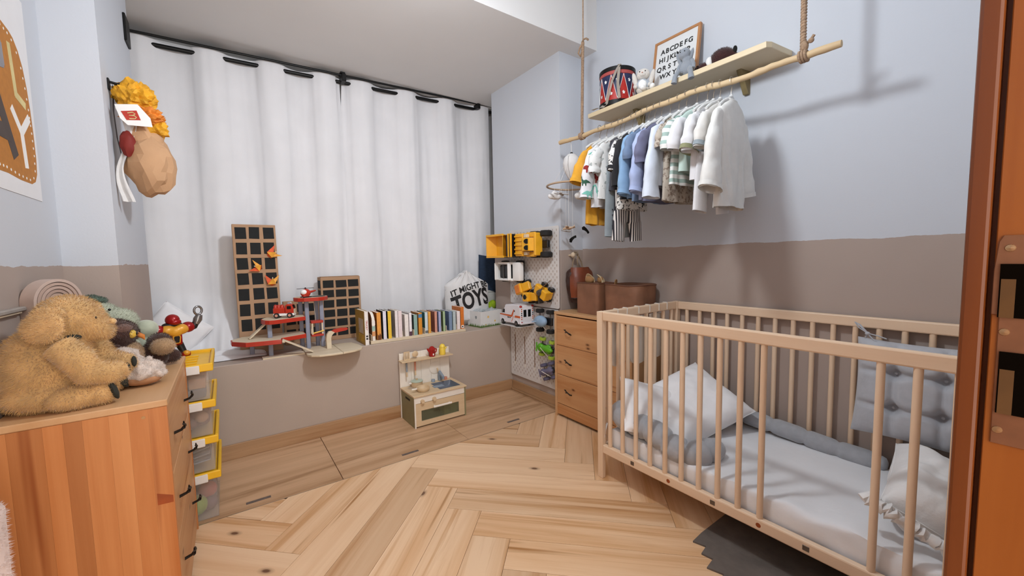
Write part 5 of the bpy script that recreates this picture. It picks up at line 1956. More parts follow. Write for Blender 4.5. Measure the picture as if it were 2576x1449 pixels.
def shirt(name, label, cat, y, L, mat, sw=.125, hem=.135, sl=.12, so=.035, sr=.020, d=.017, yaw=0.0, smat=None, collar=None, seed=0, cuffm=None, placket=None):
    t = thing(name, label, cat, (RX, y, rodz(y)), (0, 0, yaw), 'children\'s clothes on the branch rail')
    obj('body', body_bm(L, sw, hem, d, seed), mat, t, 80)
    if sl:
        for s in (-1, 1):
            so_ = obj('sleeve', sleeve_bm(s, sw, sl, sr, so, seed), smat or mat, t, 80)
            if cuffm:
                e = Vector((s * (sw + so), 0, -.082 - .085 - sl))
                pp = [e + Vector((-s * .003, 0, .016)), e + Vector((0, 0, -.002))]
                c = obj('cuff', tube(pp, [sr + .003, sr + .004], 16, caps=False, sq=1.9), cuffm, t, True)
    cpts = [(.036 * math.cos(a), .015 * math.sin(a), -.080 + .006 * math.sin(a)) for a in [k * 2 * PI / 20 for k in range(20)]]
    obj('collar', tube(cpts, .0065 if collar else .0035, 8, closed=True), collar or mat, t, True)
    if placket:
        obj('placket', box(-.008, -d * 1.42 - .001, -L * .9, .008, -d * 1.3, -.10), placket, t)
    return t


def trousers(name, label, y, top, bot, mat, w=.095, d=.018, yaw=0.0, spread=.045, seed=0, band=None):
    t = thing(name, label, 'trousers', (RX, y, rodz(y)), (0, 0, yaw), 'children\'s clothes on the branch rail')

    def hip(u, v):
        a = 2 * PI * u
        z = top + (-.11) * v
        return (w * math.cos(a) * (1 + .05 * v), d * math.sin(a) * (1 + .2 * noise.noise(Vector((math.cos(a) * 4, v * 3, seed)))), z)
    obj('hips', grid(hip, 32, 8, closed_u=True), mat, t, 80)
    for s in (-1, 1):
        P = [(s * w * .5, 0, top - .09), (s * w * .56, 0, top - .16), (s * (w * .5 + spread * .6), 0, (top + bot) / 2 - .04), (s * (w * .5 + spread), 0, bot)]
        obj('leg', tube(P, [d * .95, d, d * .95, d * .9], 16, caps=False, sq=w * .54 / d), mat, t, 80)
    obj('waistband', tube([(w * math.cos(a), d * math.sin(a), top) for a in [k * 2 * PI / 24 for k in range(24)]], .005, 6, closed=True), band or mat, t, True)
    return t


def F(n, c, **k):
    kw = dict(rough=.88, var=.05, scale=25, bmp=.25, bscale=40, bdist=.006, sheen=.15)
    kw.update(k)
    return M('cloth_' + n, c, **kw)


f_yel = F('mustard', 'dc9f2c')
f_wht = F('white', 'e3e2e4', var=.02)
f_off = F('offwhite', 'dedbd6', var=.02)
f_lin = F('linen', 'e0ded9', var=.03)
f_gry = F('steel_grey', '8f999f')
f_chr = F('charcoal', '43424a')
f_blk = F('black', '1d1c20')
f_den = F('light_denim', '86a9cc')
f_bgr = F('blue_grey', '6f83a0')
f_lav = F('lavender', 'a9b6da')
f_slt = F('slate_violet', '6b6c86')
f_pal = F('pale_blue', 'd3dbe8', var=.03)
f_min = F('mint', 'c4d9d0', var=.03)
f_bei = SPECKLE('cloth_beige_print', '#b8ad9f', '#8d7d70', 70, .56)
f_spk = SPECKLE('cloth_black_speckle', '#e0ddd8', '#2a2a2c', 75, .58)
f_gst = STRIPES('cloth_green_stripes', '#e6e6e2', '#a0b6ae', 2, .034, .52)
f_bst = STRIPES('cloth_black_stripes', '#e4dfda', '#26232a', 0, .014, .52)
f_olv = F('olive_lining', '8a8a66')

items = []
D = math.radians
hanger(1.558, D(4), 'mustard yellow shirt')
sy = shirt('mustard_shirt', 'mustard yellow shirt with rolled sleeves at the far end of the rail', 'shirt', 1.558, .53, f_yel, .118, .118, .150, .070, .026, .019, D(4), seed=1, collar=f_yel, cuffm=f_yel)
hanger(1.510, D(2), 'white dinosaur shirt')
sd = shirt('dinosaur_shirt', 'white long-sleeved shirt printed with red and green dinosaurs', 'shirt', 1.510, .44, f_wht, .118, .125, .23, .045, .024, .018, D(2), seed=2)
m_d1, m_d2, m_d3 = M('dino_red_print', '8e2420', 0.8), M('dino_green_print', '2f5a44', 0.8), M('dino_teal_print', '7cc0b0', 0.8)


def dino(parent, x, z, y, s, mat, flip=1):
    prof = [(-.030, .004), (-.020, .012), (-.008, .018), (.004, .015), (.010, .022), (.013, .038), (.018, .047), (.026, .049), (.030, .044), (.024, .042), (.020, .040), (.017, .028), (.017, .012), (.012, .004), (.012, -.010), (.007, -.010), (.006, .000), (-.002, .000), (-.003, -.010), (-.008, -.010), (-.009, .002), (-.016, .003)]
    b = prism([(flip * a * s, c * s) for a, c in prof], 0, 1)
    bmesh.ops.triangulate(b, faces=b.faces[:])
    bmesh.ops.subdivide_edges(b, edges=[e for e in b.edges if e.calc_length() > .008 and e.calc_length() < .9], cuts=2)
    dv, rv = Vector((.75, .66, 0)), Vector((.66, -.75, 0))
    for v in b.verts:
        o_ = rv * (x + v.co.x) - dv * .4 + Vector((0, 0, z + v.co.y))
        h = DINO_BVH.ray_cast(o_, dv)
        p_ = h[0] if h[0] is not None else o_ + dv * .38
        v.co = p_ - dv * (.0012 + .0008 * (1 - v.co.z))
    obj('printed_dinosaur', b, mat, parent)


from mathutils.bvhtree import BVHTree
_b = merge(body_bm(.44, .118, .125, .018, 2), sleeve_bm(-1, .118, .23, .024, .045, 2), sleeve_bm(1, .118, .23, .024, .045, 2))
DINO_BVH = BVHTree.FromBMesh(_b)
_b.free()
for (x, z, y, s, m_, fl) in ((-.098, -.255, 0, 1.45, m_d1, 1), (-.046, -.300, 0, 1.35, m_d1, -1), (-.118, -.325, 0, 1.1, m_d2, -1), (-.070, -.175, 0, 1.0, m_d3, 1), (-.095, -.385, 0, 1.3, m_d3, 1), (-.040, -.375, 0, 1.1, m_d3, -1), (-.005, -.22, 0, 1.1, m_d2, 1), (.03, -.32, 0, 1.2, m_d1, 1)):
    dino(sd, x, z, y, s, m_, fl)
hanger(1.462, D(-3), 'pale printed shirt')
shirt('printed_shirt', 'white short shirt with faint grey print between the dinosaur shirt and the grey dungarees', 'shirt', 1.462, .40, SPECKLE('cloth_pale_print', '#e4e4e2', '#a9b0ae', 45, .60), .112, .12, .10, .03, .02, .016, D(-3), seed=3)
# dungarees
hanger(1.420, D(2), 'grey dungarees')
dg = trousers('dungarees', 'steel grey dungarees with straps and button details', 1.420, -.24, -.60, f_gry, .105, .018, D(2), .02, 4)
obj('bib', grid(lambda u, v: ((u - .5) * (.13 + .06 * v), -.012 - .006 * math.sin(u * PI) + .003 * noise.noise(Vector((u * 5, v * 5, 1))), -.15 - .10 * v), 14, 12), f_gry, dg, 80)
for s in (-1, 1):
    obj('strap', tube([(s * .055, -.014, -.155), (s * .062, -.012, -.115), (s * .060, .004, -.098), (s * .05, .014, -.16), (s * .05, .016, -.24)], .007, 6, sq=.4), f_gry, dg, True)
    obj('buckle', lathe([(0, 0), (.006, 0), (.006, .003), (0, .004)], 12, (s * .056, -.021, -.165), 'Y'), m_hook, dg, True)
for k in range(4):
    obj('button', lathe([(0, -.002), (.0045, -.0015), (.0045, .001), (0, .001)], 10, (-.085, -.020, -.46 - .028 * k), 'Y'), f_chr, dg, True)
hanger(1.392, D(0), 'charcoal top and striped trousers')
shirt('charcoal_top', 'charcoal grey sleeveless top above striped trousers', 'top', 1.392, .37, f_chr, .108, .115, 0, 0, 0, .016, 0, seed=6)
trousers('striped_trousers', 'black and white striped wide trousers hanging lowest on the rail', 1.372, -.36, -.625, f_bst, .085, .017, D(-8), .02, 7, f_blk)
hanger(1.338, D(3), 'speckled black and white shirt')
shirt('speckled_shirt', 'white shirt with black speckles and black trimmed sleeves', 'shirt', 1.338, .47, f_spk, .12, .13, .12, .035, .02, .016, D(3), seed=8, cuffm=f_blk)
hanger(1.308, D(-2), 'black shirt')
shirt('black_shirt', 'plain black shirt beside the light denim one', 'shirt', 1.308, .43, f_blk, .118, .125, .20, .03, .019, .015, D(-2), seed=9)
hanger(1.276, D(3), 'light denim shirt')
shirt('denim_shirt', 'light blue denim shirt with long sleeves', 'shirt', 1.276, .43, f_den, .122, .128, .25, .030, .022, .017, D(3), seed=10, collar=f_den, cuffm=f_den)
hanger(1.243, D(0), 'blue-grey T-shirt')
shirt('bluegrey_tshirt', 'blue-grey short-sleeved T-shirt next to the denim shirt', 'T-shirt', 1.243, .45, f_bgr, .12, .125, .09, .03, .021, .015, 0, seed=11)
hanger(1.208, D(4), 'lavender shirt')
shirt('lavender_shirt', 'lavender blue shirt with long folded sleeves', 'shirt', 1.208, .45, f_lav, .120, .125, .25, .035, .022, .017, D(4), seed=12, collar=f_lav, cuffm=f_lav)
hanger(1.172, D(-2), 'slate violet shirt')
shirt('slate_shirt', 'dark slate violet shirt between lavender and pale blue shirts', 'shirt', 1.172, .46, f_slt, .118, .128, .12, .03, .02, .016, D(-2), seed=13)
hanger(1.125, D(5), 'very pale blue shirt')
shirt('pale_blue_shirt', 'very pale blue long shirt with wide sleeves', 'shirt', 1.125, .40, f_pal, .122, .135, .29, .045, .028, .018, D(5), seed=14, collar=f_pal)
hanger(1.082, D(0), 'beige printed shirt')
shirt('beige_print_shirt', 'beige shirt with a small brown print', 'shirt', 1.082, .475, f_bei, .112, .122, .07, .02, .02, .016, 0, seed=15)
hanger(1.045, D(3), 'green striped T-shirt')
shirt('green_striped_tshirt', 'green and white striped T-shirt', 'T-shirt', 1.045, .41, f_gst, .122, .130, .10, .035, .022, .018, D(3), seed=16)
hanger(.995, D(-3), 'mint trimmed white T-shirt')
shirt('mint_white_tshirt', 'white T-shirt with mint tint next to the striped one', 'T-shirt', .995, .36, f_min, .118, .125, .11, .04, .022, .016, D(-3), seed=17, smat=f_wht)
hanger(.948, D(3), 'white shirt with olive sleeve lining')
shirt('lined_white_shirt', 'white short-sleeved shirt showing an olive sleeve lining', 'shirt', .948, .40, f_wht, .120, .126, .125, .032, .026, .018, D(3), seed=18, cuffm=f_olv)
hanger(.922, D(0), 'white trousers')
trousers('white_trousers', 'white cotton trousers in the bright end of the rail',   .922, -.13, -.535, f_wht, .10, .018, 0, .045, 19)
hanger(.893, D(2), 'white T-shirt with grey trim')
shirt('grey_trim_tshirt', 'white T-shirt with grey trimmed short sleeves', 'T-shirt', .893, .44, f_off, .120, .130, .115, .035, .021, .017, D(2), seed=20, cuffm=f_gry)
hanger(.848, D(6), 'off-white linen shirt')
shirt('linen_shirt', 'off-white linen long-sleeved shirt hanging nearest the door', 'shirt', .848, .515, f_lin, .128, .128, .285, .060, .034, .026, D(6), seed=22, collar=f_lin, cuffm=f_lin)

# ================================================================== BABY MOBILE on the far end of the rail
m_felt = M('white_felt', 'dcdad8', 0.95, var=0.04, bmp=0.3, bscale=90)
m_feltg = M('grey_felt', 'a9a6a4', 0.95, var=0.05, bmp=0.3, bscale=90)
m_hoop = M('bent_wood_hoop', 'b39a80', 0.55, var=0.06)
mb = thing('baby_mobile', 'hoop mobile with a balloon, clouds and little planes hung from the rail', 'mobile', (1.745, 1.80, 1.742))
add = adder(mb)
MX, MY = 1.752, 1.80
add('hang_ribbon', tube([(1.735, 1.80, 1.775), (MX - .002, MY, 1.735), (MX, MY, 1.69)], .0022, 6), m_felt)
add('balloon', lathe([(0, 1.682), (.024, 1.675), (.047, 1.652), (.054, 1.62), (.048, 1.585), (.030, 1.548), (.014, 1.525), (.010, 1.52), (0, 1.52)], 20, (MX, MY, 0)), m_felt, True)
for k in range(4):
    a = k * PI / 2 + .4
    add('balloon_seam', tube([(MX + r * math.cos(a), MY + r * math.sin(a), z) for r, z in ((.002, 1.683), (.048, 1.653), (.055, 1.62), (.049, 1.585), (.031, 1.548), (.012, 1.522))], .0016, 6), m_feltg)
add('balloon_cap', ell((MX, MY, 1.683), (.009, .009, .006), 2), m_blk, True)
add('hoop', tube([(MX + .152 * math.cos(a), MY + .152 * math.sin(a) * .99, 1.488) for a in [k * 2 * PI / 48 for k in range(48)]], .0058, 8, closed=True), m_hoop, True)
for a in (20, 110, 200, 290):
    c, s = math.cos(math.radians(a)), math.sin(math.radians(a))
    add('hoop_cord', cyl((MX + .152 * c, MY + .152 * s, 1.488), (MX, MY, 1.68), .0009, n=5), m_felt)


def puff(x, y, z, s):
    add('cloud', fuse(merge(ell((x - .028 * s, y, z), (.026 * s, .013 * s, .018 * s), 2), ell((x + .028 * s, y, z), (.024 * s, .013 * s, .017 * s), 2), ell((x, y, z + .012 * s), (.026 * s, .014 * s, .026 * s), 2), ell((x, y, z - .006 * s), (.045 * s, .012 * s, .013 * s), 2)), .0035, 2), m_felt, True)
    add('cord', cyl((x, y, z), (x, y, 1.488), .0008, n=5), m_felt)


puff(1.785, 1.74, 1.418, 1.25)
puff(1.70, 1.90, 1.432, 1.0)


def plane(x, y, z, s, ang, mat, lo=None):
    b = merge(tube([(-.035, 0, 0), (-.01, 0, .002), (.028, 0, .001), (.036, 0, 0)], [.003, .008, .007, .003], 8), prism([(-.004, -.045), (.012, -.045), (.014, .045), (-.002, .045)], .001, .005), prism([(-.036, -.016), (-.028, -.016), (-.026, .016), (-.034, .016)], .001, .004), prismXZ([(-.036, .002), (-.026, .002), (-.034, .018)], -.002, .002))
    xf(b, Matrix.Translation((x, y, z)) @ Euler((.15, .1, ang)).to_matrix().to_4x4() @ Matrix.Diagonal((s, s, s, 1)))
    add('plane', b, mat, True)
    add('cord', cyl((x, y, z), (x, y, 1.488), .0008, n=5), m_felt)


plane(1.640, 1.775, 1.425, 1.0, .5, m_feltg)
plane(1.648, 1.72, 1.222, 1.0, 2.2, m_hoop)
plane(1.80, 1.905, 1.222, .9, -.5, m_feltg)
m_blkf = M('black_felt', '121212', 0.95)
for x, y, z, a in ((1.752, 1.795, 1.166, .5), (1.818, 1.75, 1.218, -.6)):
    b = prismXZ([(-.034, -.006), (-.022, -.016), (-.008, -.008), (.010, -.004), (.030, -.008), (.034, .006), (.016, .010), (-.004, .012), (-.026, .010)], -.003, .003, .001)
    xf(b, Matrix.Translation((x, y, z)) @ Matrix.Rotation(-a, 4, 'Y'))
    add('black_bird', b, m_blkf)
    add('cord', cyl((x, y, z), (x, y, 1.488), .0008, n=5), m_felt)

# ================================================================== THINGS ON THE SHELF
m_dr, m_dn = M('drum_red', 'b9281f', 0.45), M('drum_navy', '232b52', 0.45)
dm = thing('toy_drum', 'red and blue toy drum with white stars on the far shelf end', 'drum', (1.932, 1.600, shz(1.93)))
DR, DHh = .100, .205
obj('shell', lathe([(DR - .002, 0), (DR - .002, DHh)], 48), m_dr, dm, True)
for z0, z1 in ((0, .024), (DHh - .022, DHh)):
    obj('rim', lathe([(DR - .004, z0), (DR + .003, z0), (DR + .003, z1), (DR - .006, z1)], 48), m_black, dm, True)
obj('red_band', lathe([(DR - .001, DHh - .040), (DR + .0005, DHh - .040), (DR + .0005, DHh - .022), (DR - .001, DHh - .022)], 48), M('drum_salmon', 'b4504c', 0.5), dm, True)
obj('drum_head', lathe([(0, DHh - .006), (DR - .004, DHh - .006)], 40), m_wh, dm)
NT = 9


def curved(poly, r):
    """wrap a flat (arc-length, z) polygon onto the drum"""
    bm = bmesh.new()
    fine = []
    for i in range(len(poly)):
        a, b = poly[i - 1], poly[i]
        for k in range(5):
            fine.append((a[0] + (b[0] - a[0]) * k / 5, a[1] + (b[1] - a[1]) * k / 5))
    v = [bm.verts.new((r * math.cos(s), r * math.sin(s), z)) for s, z in fine]
    bm.faces.new(v)
    bmesh.ops.triangulate(bm, faces=bm.faces[:])
    return bm


step = 2 * PI / NT
for k in range(NT):
    a0 = k * step
    obj('blue_triangle', curved([(a0 + .03, DHh - .042), (a0 + step - .03, DHh - .042), (a0 + step / 2, .036)], DR + .0006), m_dn, dm)
    obj('white_line', merge(tube([((DR + .0012) * math.cos(a0), (DR + .0012) * math.sin(a0), DHh - .044), ((DR + .0012) * math.cos(a0 + step / 4), (DR + .0012) * math.sin(a0 + step / 4), (DHh - .008) / 2), ((DR + .0012) * math.cos(a0 + step / 2), (DR + .0012) * math.sin(a0 + step / 2), .030)], .0014, 5), tube([((DR + .0012) * math.cos(a0 + step), (DR + .0012) * math.sin(a0 + step), DHh - .044), ((DR + .0012) * math.cos(a0 + step * .75), (DR + .0012) * math.sin(a0 + step * .75), (DHh - .008) / 2), ((DR + .0012) * math.cos(a0 + step / 2), (DR + .0012) * math.sin(a0 + step / 2), .030)], .0014, 5)), m_wh, dm)
    for (aa, zz) in ((a0 + step / 2, DHh - .075), (a0, .060)):
        st = []
        for j in range(10):
            rr_ = .0105 if j % 2 == 0 else .0045
            st.append((aa + rr_ * math.sin(j * PI / 5) / DR, zz + rr_ * math.cos(j * PI / 5)))
        obj('star', curved(st, DR + .0012), m_wh, dm)
m_strap = M('cream_cotton_strap', 'd9cfc2', 0.9, var=0.05, bmp=0.2, bscale=120)


def ribbon(pts, w, t_=.0012, side=(0, 1, 0)):
    P = [Vector(p) for p in pts]
    bm = bmesh.new()
    L = []
    for i, p in enumerate(P):
        d = (P[min(i + 1, len(P) - 1)] - P[max(i - 1, 0)]).normalized()
        s = Vector(side)
        s = (s - d * s.dot(d)).normalized() * w / 2
        L.append((bm.verts.new(p - s), bm.verts.new(p + s)))
    for a, b in zip(L, L[1:]):
        bm.faces.new((a[0], a[1], b[1], b[0]))
    return solid(bm, t_)


obj('strap', merge(ribbon([(-.074, -.076, DHh + .002), (-.092, -.070, DHh - .03), (-.106, -.050, .12), (-.108, -.03, .06), (-.104, -.01, .012), (-.102, .015, .004), (-.105, .055, .003), (-.108, .095, .003)], .020), ribbon([(-.05, -.060, DHh + .003), (-.088, -.085, DHh - .02), (-.095, -.082, .10), (-.085, -.085, .02)], .020), ribbon([(-.05, -.060, DHh + .003), (-.074, -.076, DHh + .004)], .02)), m_strap, dm, True)

# letter board
m_lbw = WOOD('letterboard_oak', 'c08a5c', 'a87244', 'Z', 40, 0.08, 0.5)
m_lbf = STRIPES('letterboard_felt', '#dfe0e0', '#d2d4d5', 2, .006, .8)
lb = thing('letter_board', 'white felt letter board with the black alphabet in an oak frame', 'letter board', (1.972, 1.268, shz(1.98)), (0, math.radians(8.5), 0))
FW, FH = .262, .300
for (y0, y1, z0, z1) in ((-FW / 2, FW / 2, 0, .013), (-FW / 2, FW / 2, FH - .013, FH), (-FW / 2, -FW / 2 + .013, .013, FH - .013), (FW / 2 - .013, FW / 2, .013, FH - .013)):
    obj('frame_bar', box(-.009, y0, z0, .009, y1, z1, .001), m_lbw, lb)
obj('felt', box(-.003, -FW / 2 + .013, .013, .006, FW / 2 - .013, FH - .013), m_lbf, lb)
rows = [('ABCDEFG', [.078 - k * .0265 for k in range(7)], .232), ('HIJKLMNOP', [.085, .064, .043, .021, -.001, -.018, -.036, -.052, -.072], .188), ('QRSTUV', [.092 - k * .031 for k in range(6)], .140), ('WXYZ', [.066 - k * .034 for k in range(4)], .096)]
for s_, ys_, z_ in rows:
    for ch, y_ in zip(s_, ys_):
        b = text_bm(ch, .036, .0006, .0008)
        # text X -> -Y, text Y -> Z, facing -X
        xf(b, Matrix(((0, 0, -1, 0), (-1, 0, 0, 0), (0, 1, 0, 0), (0, 0, 0, 1))))
        obj('letter', mv(b, -.0040, y_, z_), m_ink, lb)

# plush toys on the shelf
m_pbun = M('cream_bunny_plush', 'd8d2ca', 0.95, var=0.05, bmp=0.5, bscale=120, sheen=0.4)
m_pgrey = M('grey_knit_plush', '8e949c', 0.95, var=0.06, bmp=0.5, bscale=150, sheen=0.4)
m_pscarf = M('pale_blue_grey_cloth', 'b9c0c8', 0.9, var=0.08, scale=40)
m_eye = M('black_bead', '0c0b0b', 0.15)
wb = thing('plush_bunny', 'cream lop-eared plush bunny in a pale waistcoat beside the drum', 'plush toy', (1.875, 1.378, shz(1.88)), (0, 0, math.radians(-152)))
# local +X faces the camera side
obj('body', fuse(merge(ell((0, 0, .036), (.032, .038, .036), 3), ell((.004, 0, .105), (.030, .034, .030), 3), ell((.026, 0, .098), (.014, .016, .012), 2)), .0035, 3), m_pbun, wb, True)
obj('waistcoat', fuse(merge(ell((.002, 0, .045), (.035, .041, .032), 3), ell((.022, 0, .05), (.018, .03, .028), 2)), .004, 2, .002, 40), m_pscarf, wb, True)
obj('bib', ell((.032, 0, .045), (.010, .022, .026), 2), m_wh, wb, True)
for s in (-1, 1):
    obj('ear', ell((-.002, s * .043, .085), (.012, .013, .042), 3, (s * -.25, 0, 0)), m_pbun, wb, True)
    obj('eye', ell((.031, s * .014, .112), (.003, .003, .0035), 2), m_eye, wb, True)
    obj('foot', ell((.055, s * .022 + .03, .016), (.026, .014, .015), 2, (0, 0, s * .3)), m_wh, wb, True)
    obj('arm', ell((.018, s * .038, .045), (.022, .011, .012), 2, (0, .5, s * -.4)), m_pbun, wb, True)
obj('nose', ell((.040, 0, .103), (.003, .004, .003), 2), m_hub, wb, True)
gb = thing('plush_bunny', 'grey knitted plush bunny with its legs dangling over the shelf edge', 'plush toy', (1.856, 1.118, shz(1.858)), (0, 0, math.radians(-170)))
obj('body', fuse(merge(ell((0, 0, .036), (.028, .034, .038), 3), ell((0, 0, .072), (.020, .022, .022), 2), ell((.004, -.010, .105), (.028, .028, .027), 3)), .0035, 3), m_pgrey, gb, True)
for s in (-1, 1):
    obj('ear', ell((-.008, s * .026 - .012, .088), (.010, .010, .040), 2, (s * -.35, .1, 0)), m_pgrey, gb, True)
    obj('leg', tube([(.012, s * .020, .018), (.038, s * .028, .016), (.050, s * .036, -.006), (.052, s * .040, -.036)], [.013, .012, .011, .014], 10), m_pgrey, gb, True)
    obj('arm', tube([(.004, s * .024, .068), (.012, s * .036, .042), (.018, s * .036, .022)], [.009, .009, .010], 8), m_pgrey, gb, True)
    obj('eye', ell((.031, s * .010 - .010, .108), (.0025, .0025, .003), 2), m_eye, gb, True)
m_pbr = M('dark_maroon_plush', '3a1614', 0.95, var=0.12, scale=60, bmp=0.5, bscale=120, sheen=0.3)
bp = thing('plush_dog', 'dark maroon plush animal with a white patch lying on the shelf', 'plush toy', (1.925, 1.02, shz(1.93)), (0, 0, 0))
bm = fuse(merge(ell((0, -.035, .042), (.042, .055, .042), 3), ell((-.008, .045, .024), (.034, .050, .023), 3), ell((-.012, .090, .014), (.022, .03, .013), 2), ell((0, -.085, .038), (.016, .016, .020), 2)), .005, 3)
obj('body', fur(bm, 2500, .006, .0008, (0, 0, -.3), 4), m_pbr, bp, True)
obj('white_patch', ell((-.018, .012, .036), (.024, .018, .026), 2), m_wh, bp, True)
obj('ear', ell((-.006, -.095, .056), (.010, .009, .016), 2), m_blkf, bp, True)
# ================================================================== ON AND ABOVE THE RIGHT-HAND CHEST
m_leath = M('brown_paper_leather', '8a5f46', 0.7, var=0.12, scale=9, bmp=0.4, bscale=20, bdist=0.006)
m_leathr = M('brown_leather_rim', '6f4733', 0.6, var=0.1)
m_darkin = M('dark_leather_inside', '2a1a14', 0.9)


def rbasket(label, cx, cy, wx, wy, h, r, seed, flare=1.0, sag=0.0, rot=0.0):
    t = thing('paper_basket', label, 'basket', (cx, cy, .7008), (0, 0, rot), 'brown baskets on the chest')
    base = []
    for (sx, sy, a0) in ((1, 1, 0), (-1, 1, 90), (-1, -1, 180), (1, -1, 270)):
        base += [(sx * (wx / 2 - r) + r * math.cos(math.radians(a0 + k * 15)), sy * (wy / 2 - r) + r * math.sin(math.radians(a0 + k * 15))) for k in range(7)]
    n = len(base)

    def side(u, v):
        i = u * n
        k = int(i) % n
        f = i - int(i)
        p = Vector(base[k]).lerp(Vector(base[(k + 1) % n]), f)
        s = 1 + (flare - 1) * v
        b = .006 * noise.noise(Vector((p.x * 16, p.y * 16 + seed, v * 3))) * v
        z = h * v - sag * v * v * max(0, p.y / wy + .2) + .006 * noise.noise(Vector((p.x * 9, p.y * 9, seed))) * v
        return (p.x * s + b, p.y * s + b, z)
    bm = grid(side, 84, 16, closed_u=True)
    bm2 = prism(base, 0, .003)
    solid(bm, .003)
    obj('wall', bm, m_leath, t, 60)
    obj('base', bm2, m_leath, t)
    rim = [side(k / 84, 1.0) for k in range(84)]
    obj('rim', tube(rim, .0036, 6, closed=True), m_leathr, t, True)
    return t


rbasket('smaller brown paper basket with slippers in it on the chest', 1.888, 1.728, .172, .192, .190, .022, 2, 1.0, 0, math.radians(-4))
rbasket('wider brown paper basket with a sagging rim next to the crib', 1.915, 1.492, .215, .262, .188, .075, 7, 1.03, .0)
m_slip = M('cream_leather_slipper', 'd6bf98', 0.7, var=0.05)
m_slipb = M('tan_slipper_lining', 'a6794c', 0.8, var=0.08)
for (x, y, z, lab, rz, s) in ((1.868, 1.762, .893, 'cream slipper toe sticking out of the brown basket', .3, 1.0), (1.886, 1.692, .893, 'cream slipper heel curling over the edge of the brown basket', -.5, .9)):
    t = thing('slipper', lab, 'slipper', (x, y, z), (0, 0, rz), 'slippers in the basket')
    b = grid(lambda u, v: ((.032 * math.sin(u * PI) * (1 - .3 * v)) * math.cos(v * 5.5) * s, .050 * (u - .5) * 1.2 * s, (.05 * math.sin(v * PI) * (.5 + .5 * math.sin(u * PI)) + .012 * u) * s), 16, 16)
    obj('upper', solid(b, .003), m_slip, t, True)
    obj('lining', ell((0, .004, .016), (.020 * s, .032 * s, .026 * s), 2), m_slipb, t, True)
t = thing('leather_tag', 'small rounded tan leather tab standing in the brown baskets', 'tag', (1.93, 1.612, .86), (.1, 0, .2))
obj('tab', prismXZ([(-.014, 0), (.014, 0), (.014, .04)] + [(.014 * math.cos(a * PI / 6), .04 + .014 * math.sin(a * PI / 6)) for a in range(1, 6)] + [(-.014, .04)], -.003, .003, .001), m_slipb, t)

# wooden knob hook with a leather backpack
m_knob = M('pale_wood_knob', 'd3bfa3', 0.5, var=0.04)
hk = thing('wall_hook', 'round pale wooden knob hook on the pillar above the chest', 'hook', (1.914, 1.998, 1.064))
obj('stem', cyl((0, 0, 0), (0, -.032, .002), .007, .006, 12), m_knob, hk, True)
obj('knob', ell((0, -.042, .003), (.019, .017, .020), 3), m_knob, hk, True)
m_pack = M('cognac_leather', '7d3d22', 0.45, var=0.18, scale=8, bmp=0.35, bscale=26, bdist=0.006)
m_packd = M('dark_brown_leather', '3a2018', 0.55, var=0.15)
bp_ = thing('leather_backpack', 'small cognac leather backpack hanging from the wooden knob', 'backpack', (1.915, 1.905, .74))
def packf(u, v):
    a = 2 * PI * u
    hw = .090 * (.72 + .30 * math.sin(min(1, v * 1.15) * PI * .62)) * (1 if v < .85 else 1 - .5 * ((v - .85) / .15) ** 2)
    hd = .055 * (.75 + .35 * math.sin(v * PI))
    cx_, cy_ = math.copysign(abs(math.cos(a)) ** .85, math.cos(a)), math.copysign(abs(math.sin(a)) ** .85, math.sin(a))
    k = noise.noise(Vector((cx_ * 3, cy_ * 3, v * 5))) * .008
    return (cx_ * (hw + k), cy_ * (hd + k) + .012 * v, .012 + .225 * v)
bm = grid(packf, 48, 26, closed_u=True)
bm = merge(bm, grid(lambda u, v: tuple(Vector(packf(u, 0)) * v + Vector((0, 0, .004)) * (1 - v)), 48, 4, closed_u=True), grid(lambda u, v: tuple(Vector(packf(u, 1)) * v + Vector((0, .012, .243)) * (1 - v)), 48, 4, closed_u=True))
obj('bag', clean(bm, .0004), m_packd, bp_, True)
# front flap, open edge lifting to the right
def flapf(u, v):
    a = PI * (1.02 + .96 * u)
    hw, hd = .096, .066
    x = math.copysign(abs(math.cos(a)) ** .85, math.cos(a)) * hw * (.86 + .2 * math.sin(v * PI))
    y = math.copysign(abs(math.sin(a)) ** .85, math.sin(a)) * hd * (.9 + .2 * math.sin(v * PI)) - .002
    z = .245 - .20 * v * (1 - .75 * max(0, u - .45) * 1.6)
    y += .012 * (1 - v)
    return (x * (1 - .12 * (1 - v)), y - .008 * math.sin(v * PI) + .004 * noise.noise(Vector((u * 6, v * 5, 2))), z)
obj('flap', solid(grid(flapf, 36, 20), .003), m_pack, bp_, True)
obj('flap_edge', tube([flapf(k / 30, 1.0) for k in range(31)], .003, 6), m_packd, bp_, True)
obj('strap', merge(ribbon([(-.045, .02, .235), (-.062, -.005, .28), (-.050, -.01, .315), (-.018, -.008, .346), (.0, .045, .350)], .012, .002, (0, 1, 0)), ribbon([(-.01, .0, .24), (-.020, -.004, .29), (-.012, -.004, .33), (.0, .045, .349)], .012, .002, (0, 1, 0)), ribbon([(.055, .02, .235), (.040, .02, .28), (.022, .03, .32), (.002, .05, .347)], .014, .002, (0, 1, 0))), M('cream_strap_edge', 'c9b69c', 0.7, var=0.08), bp_, True)

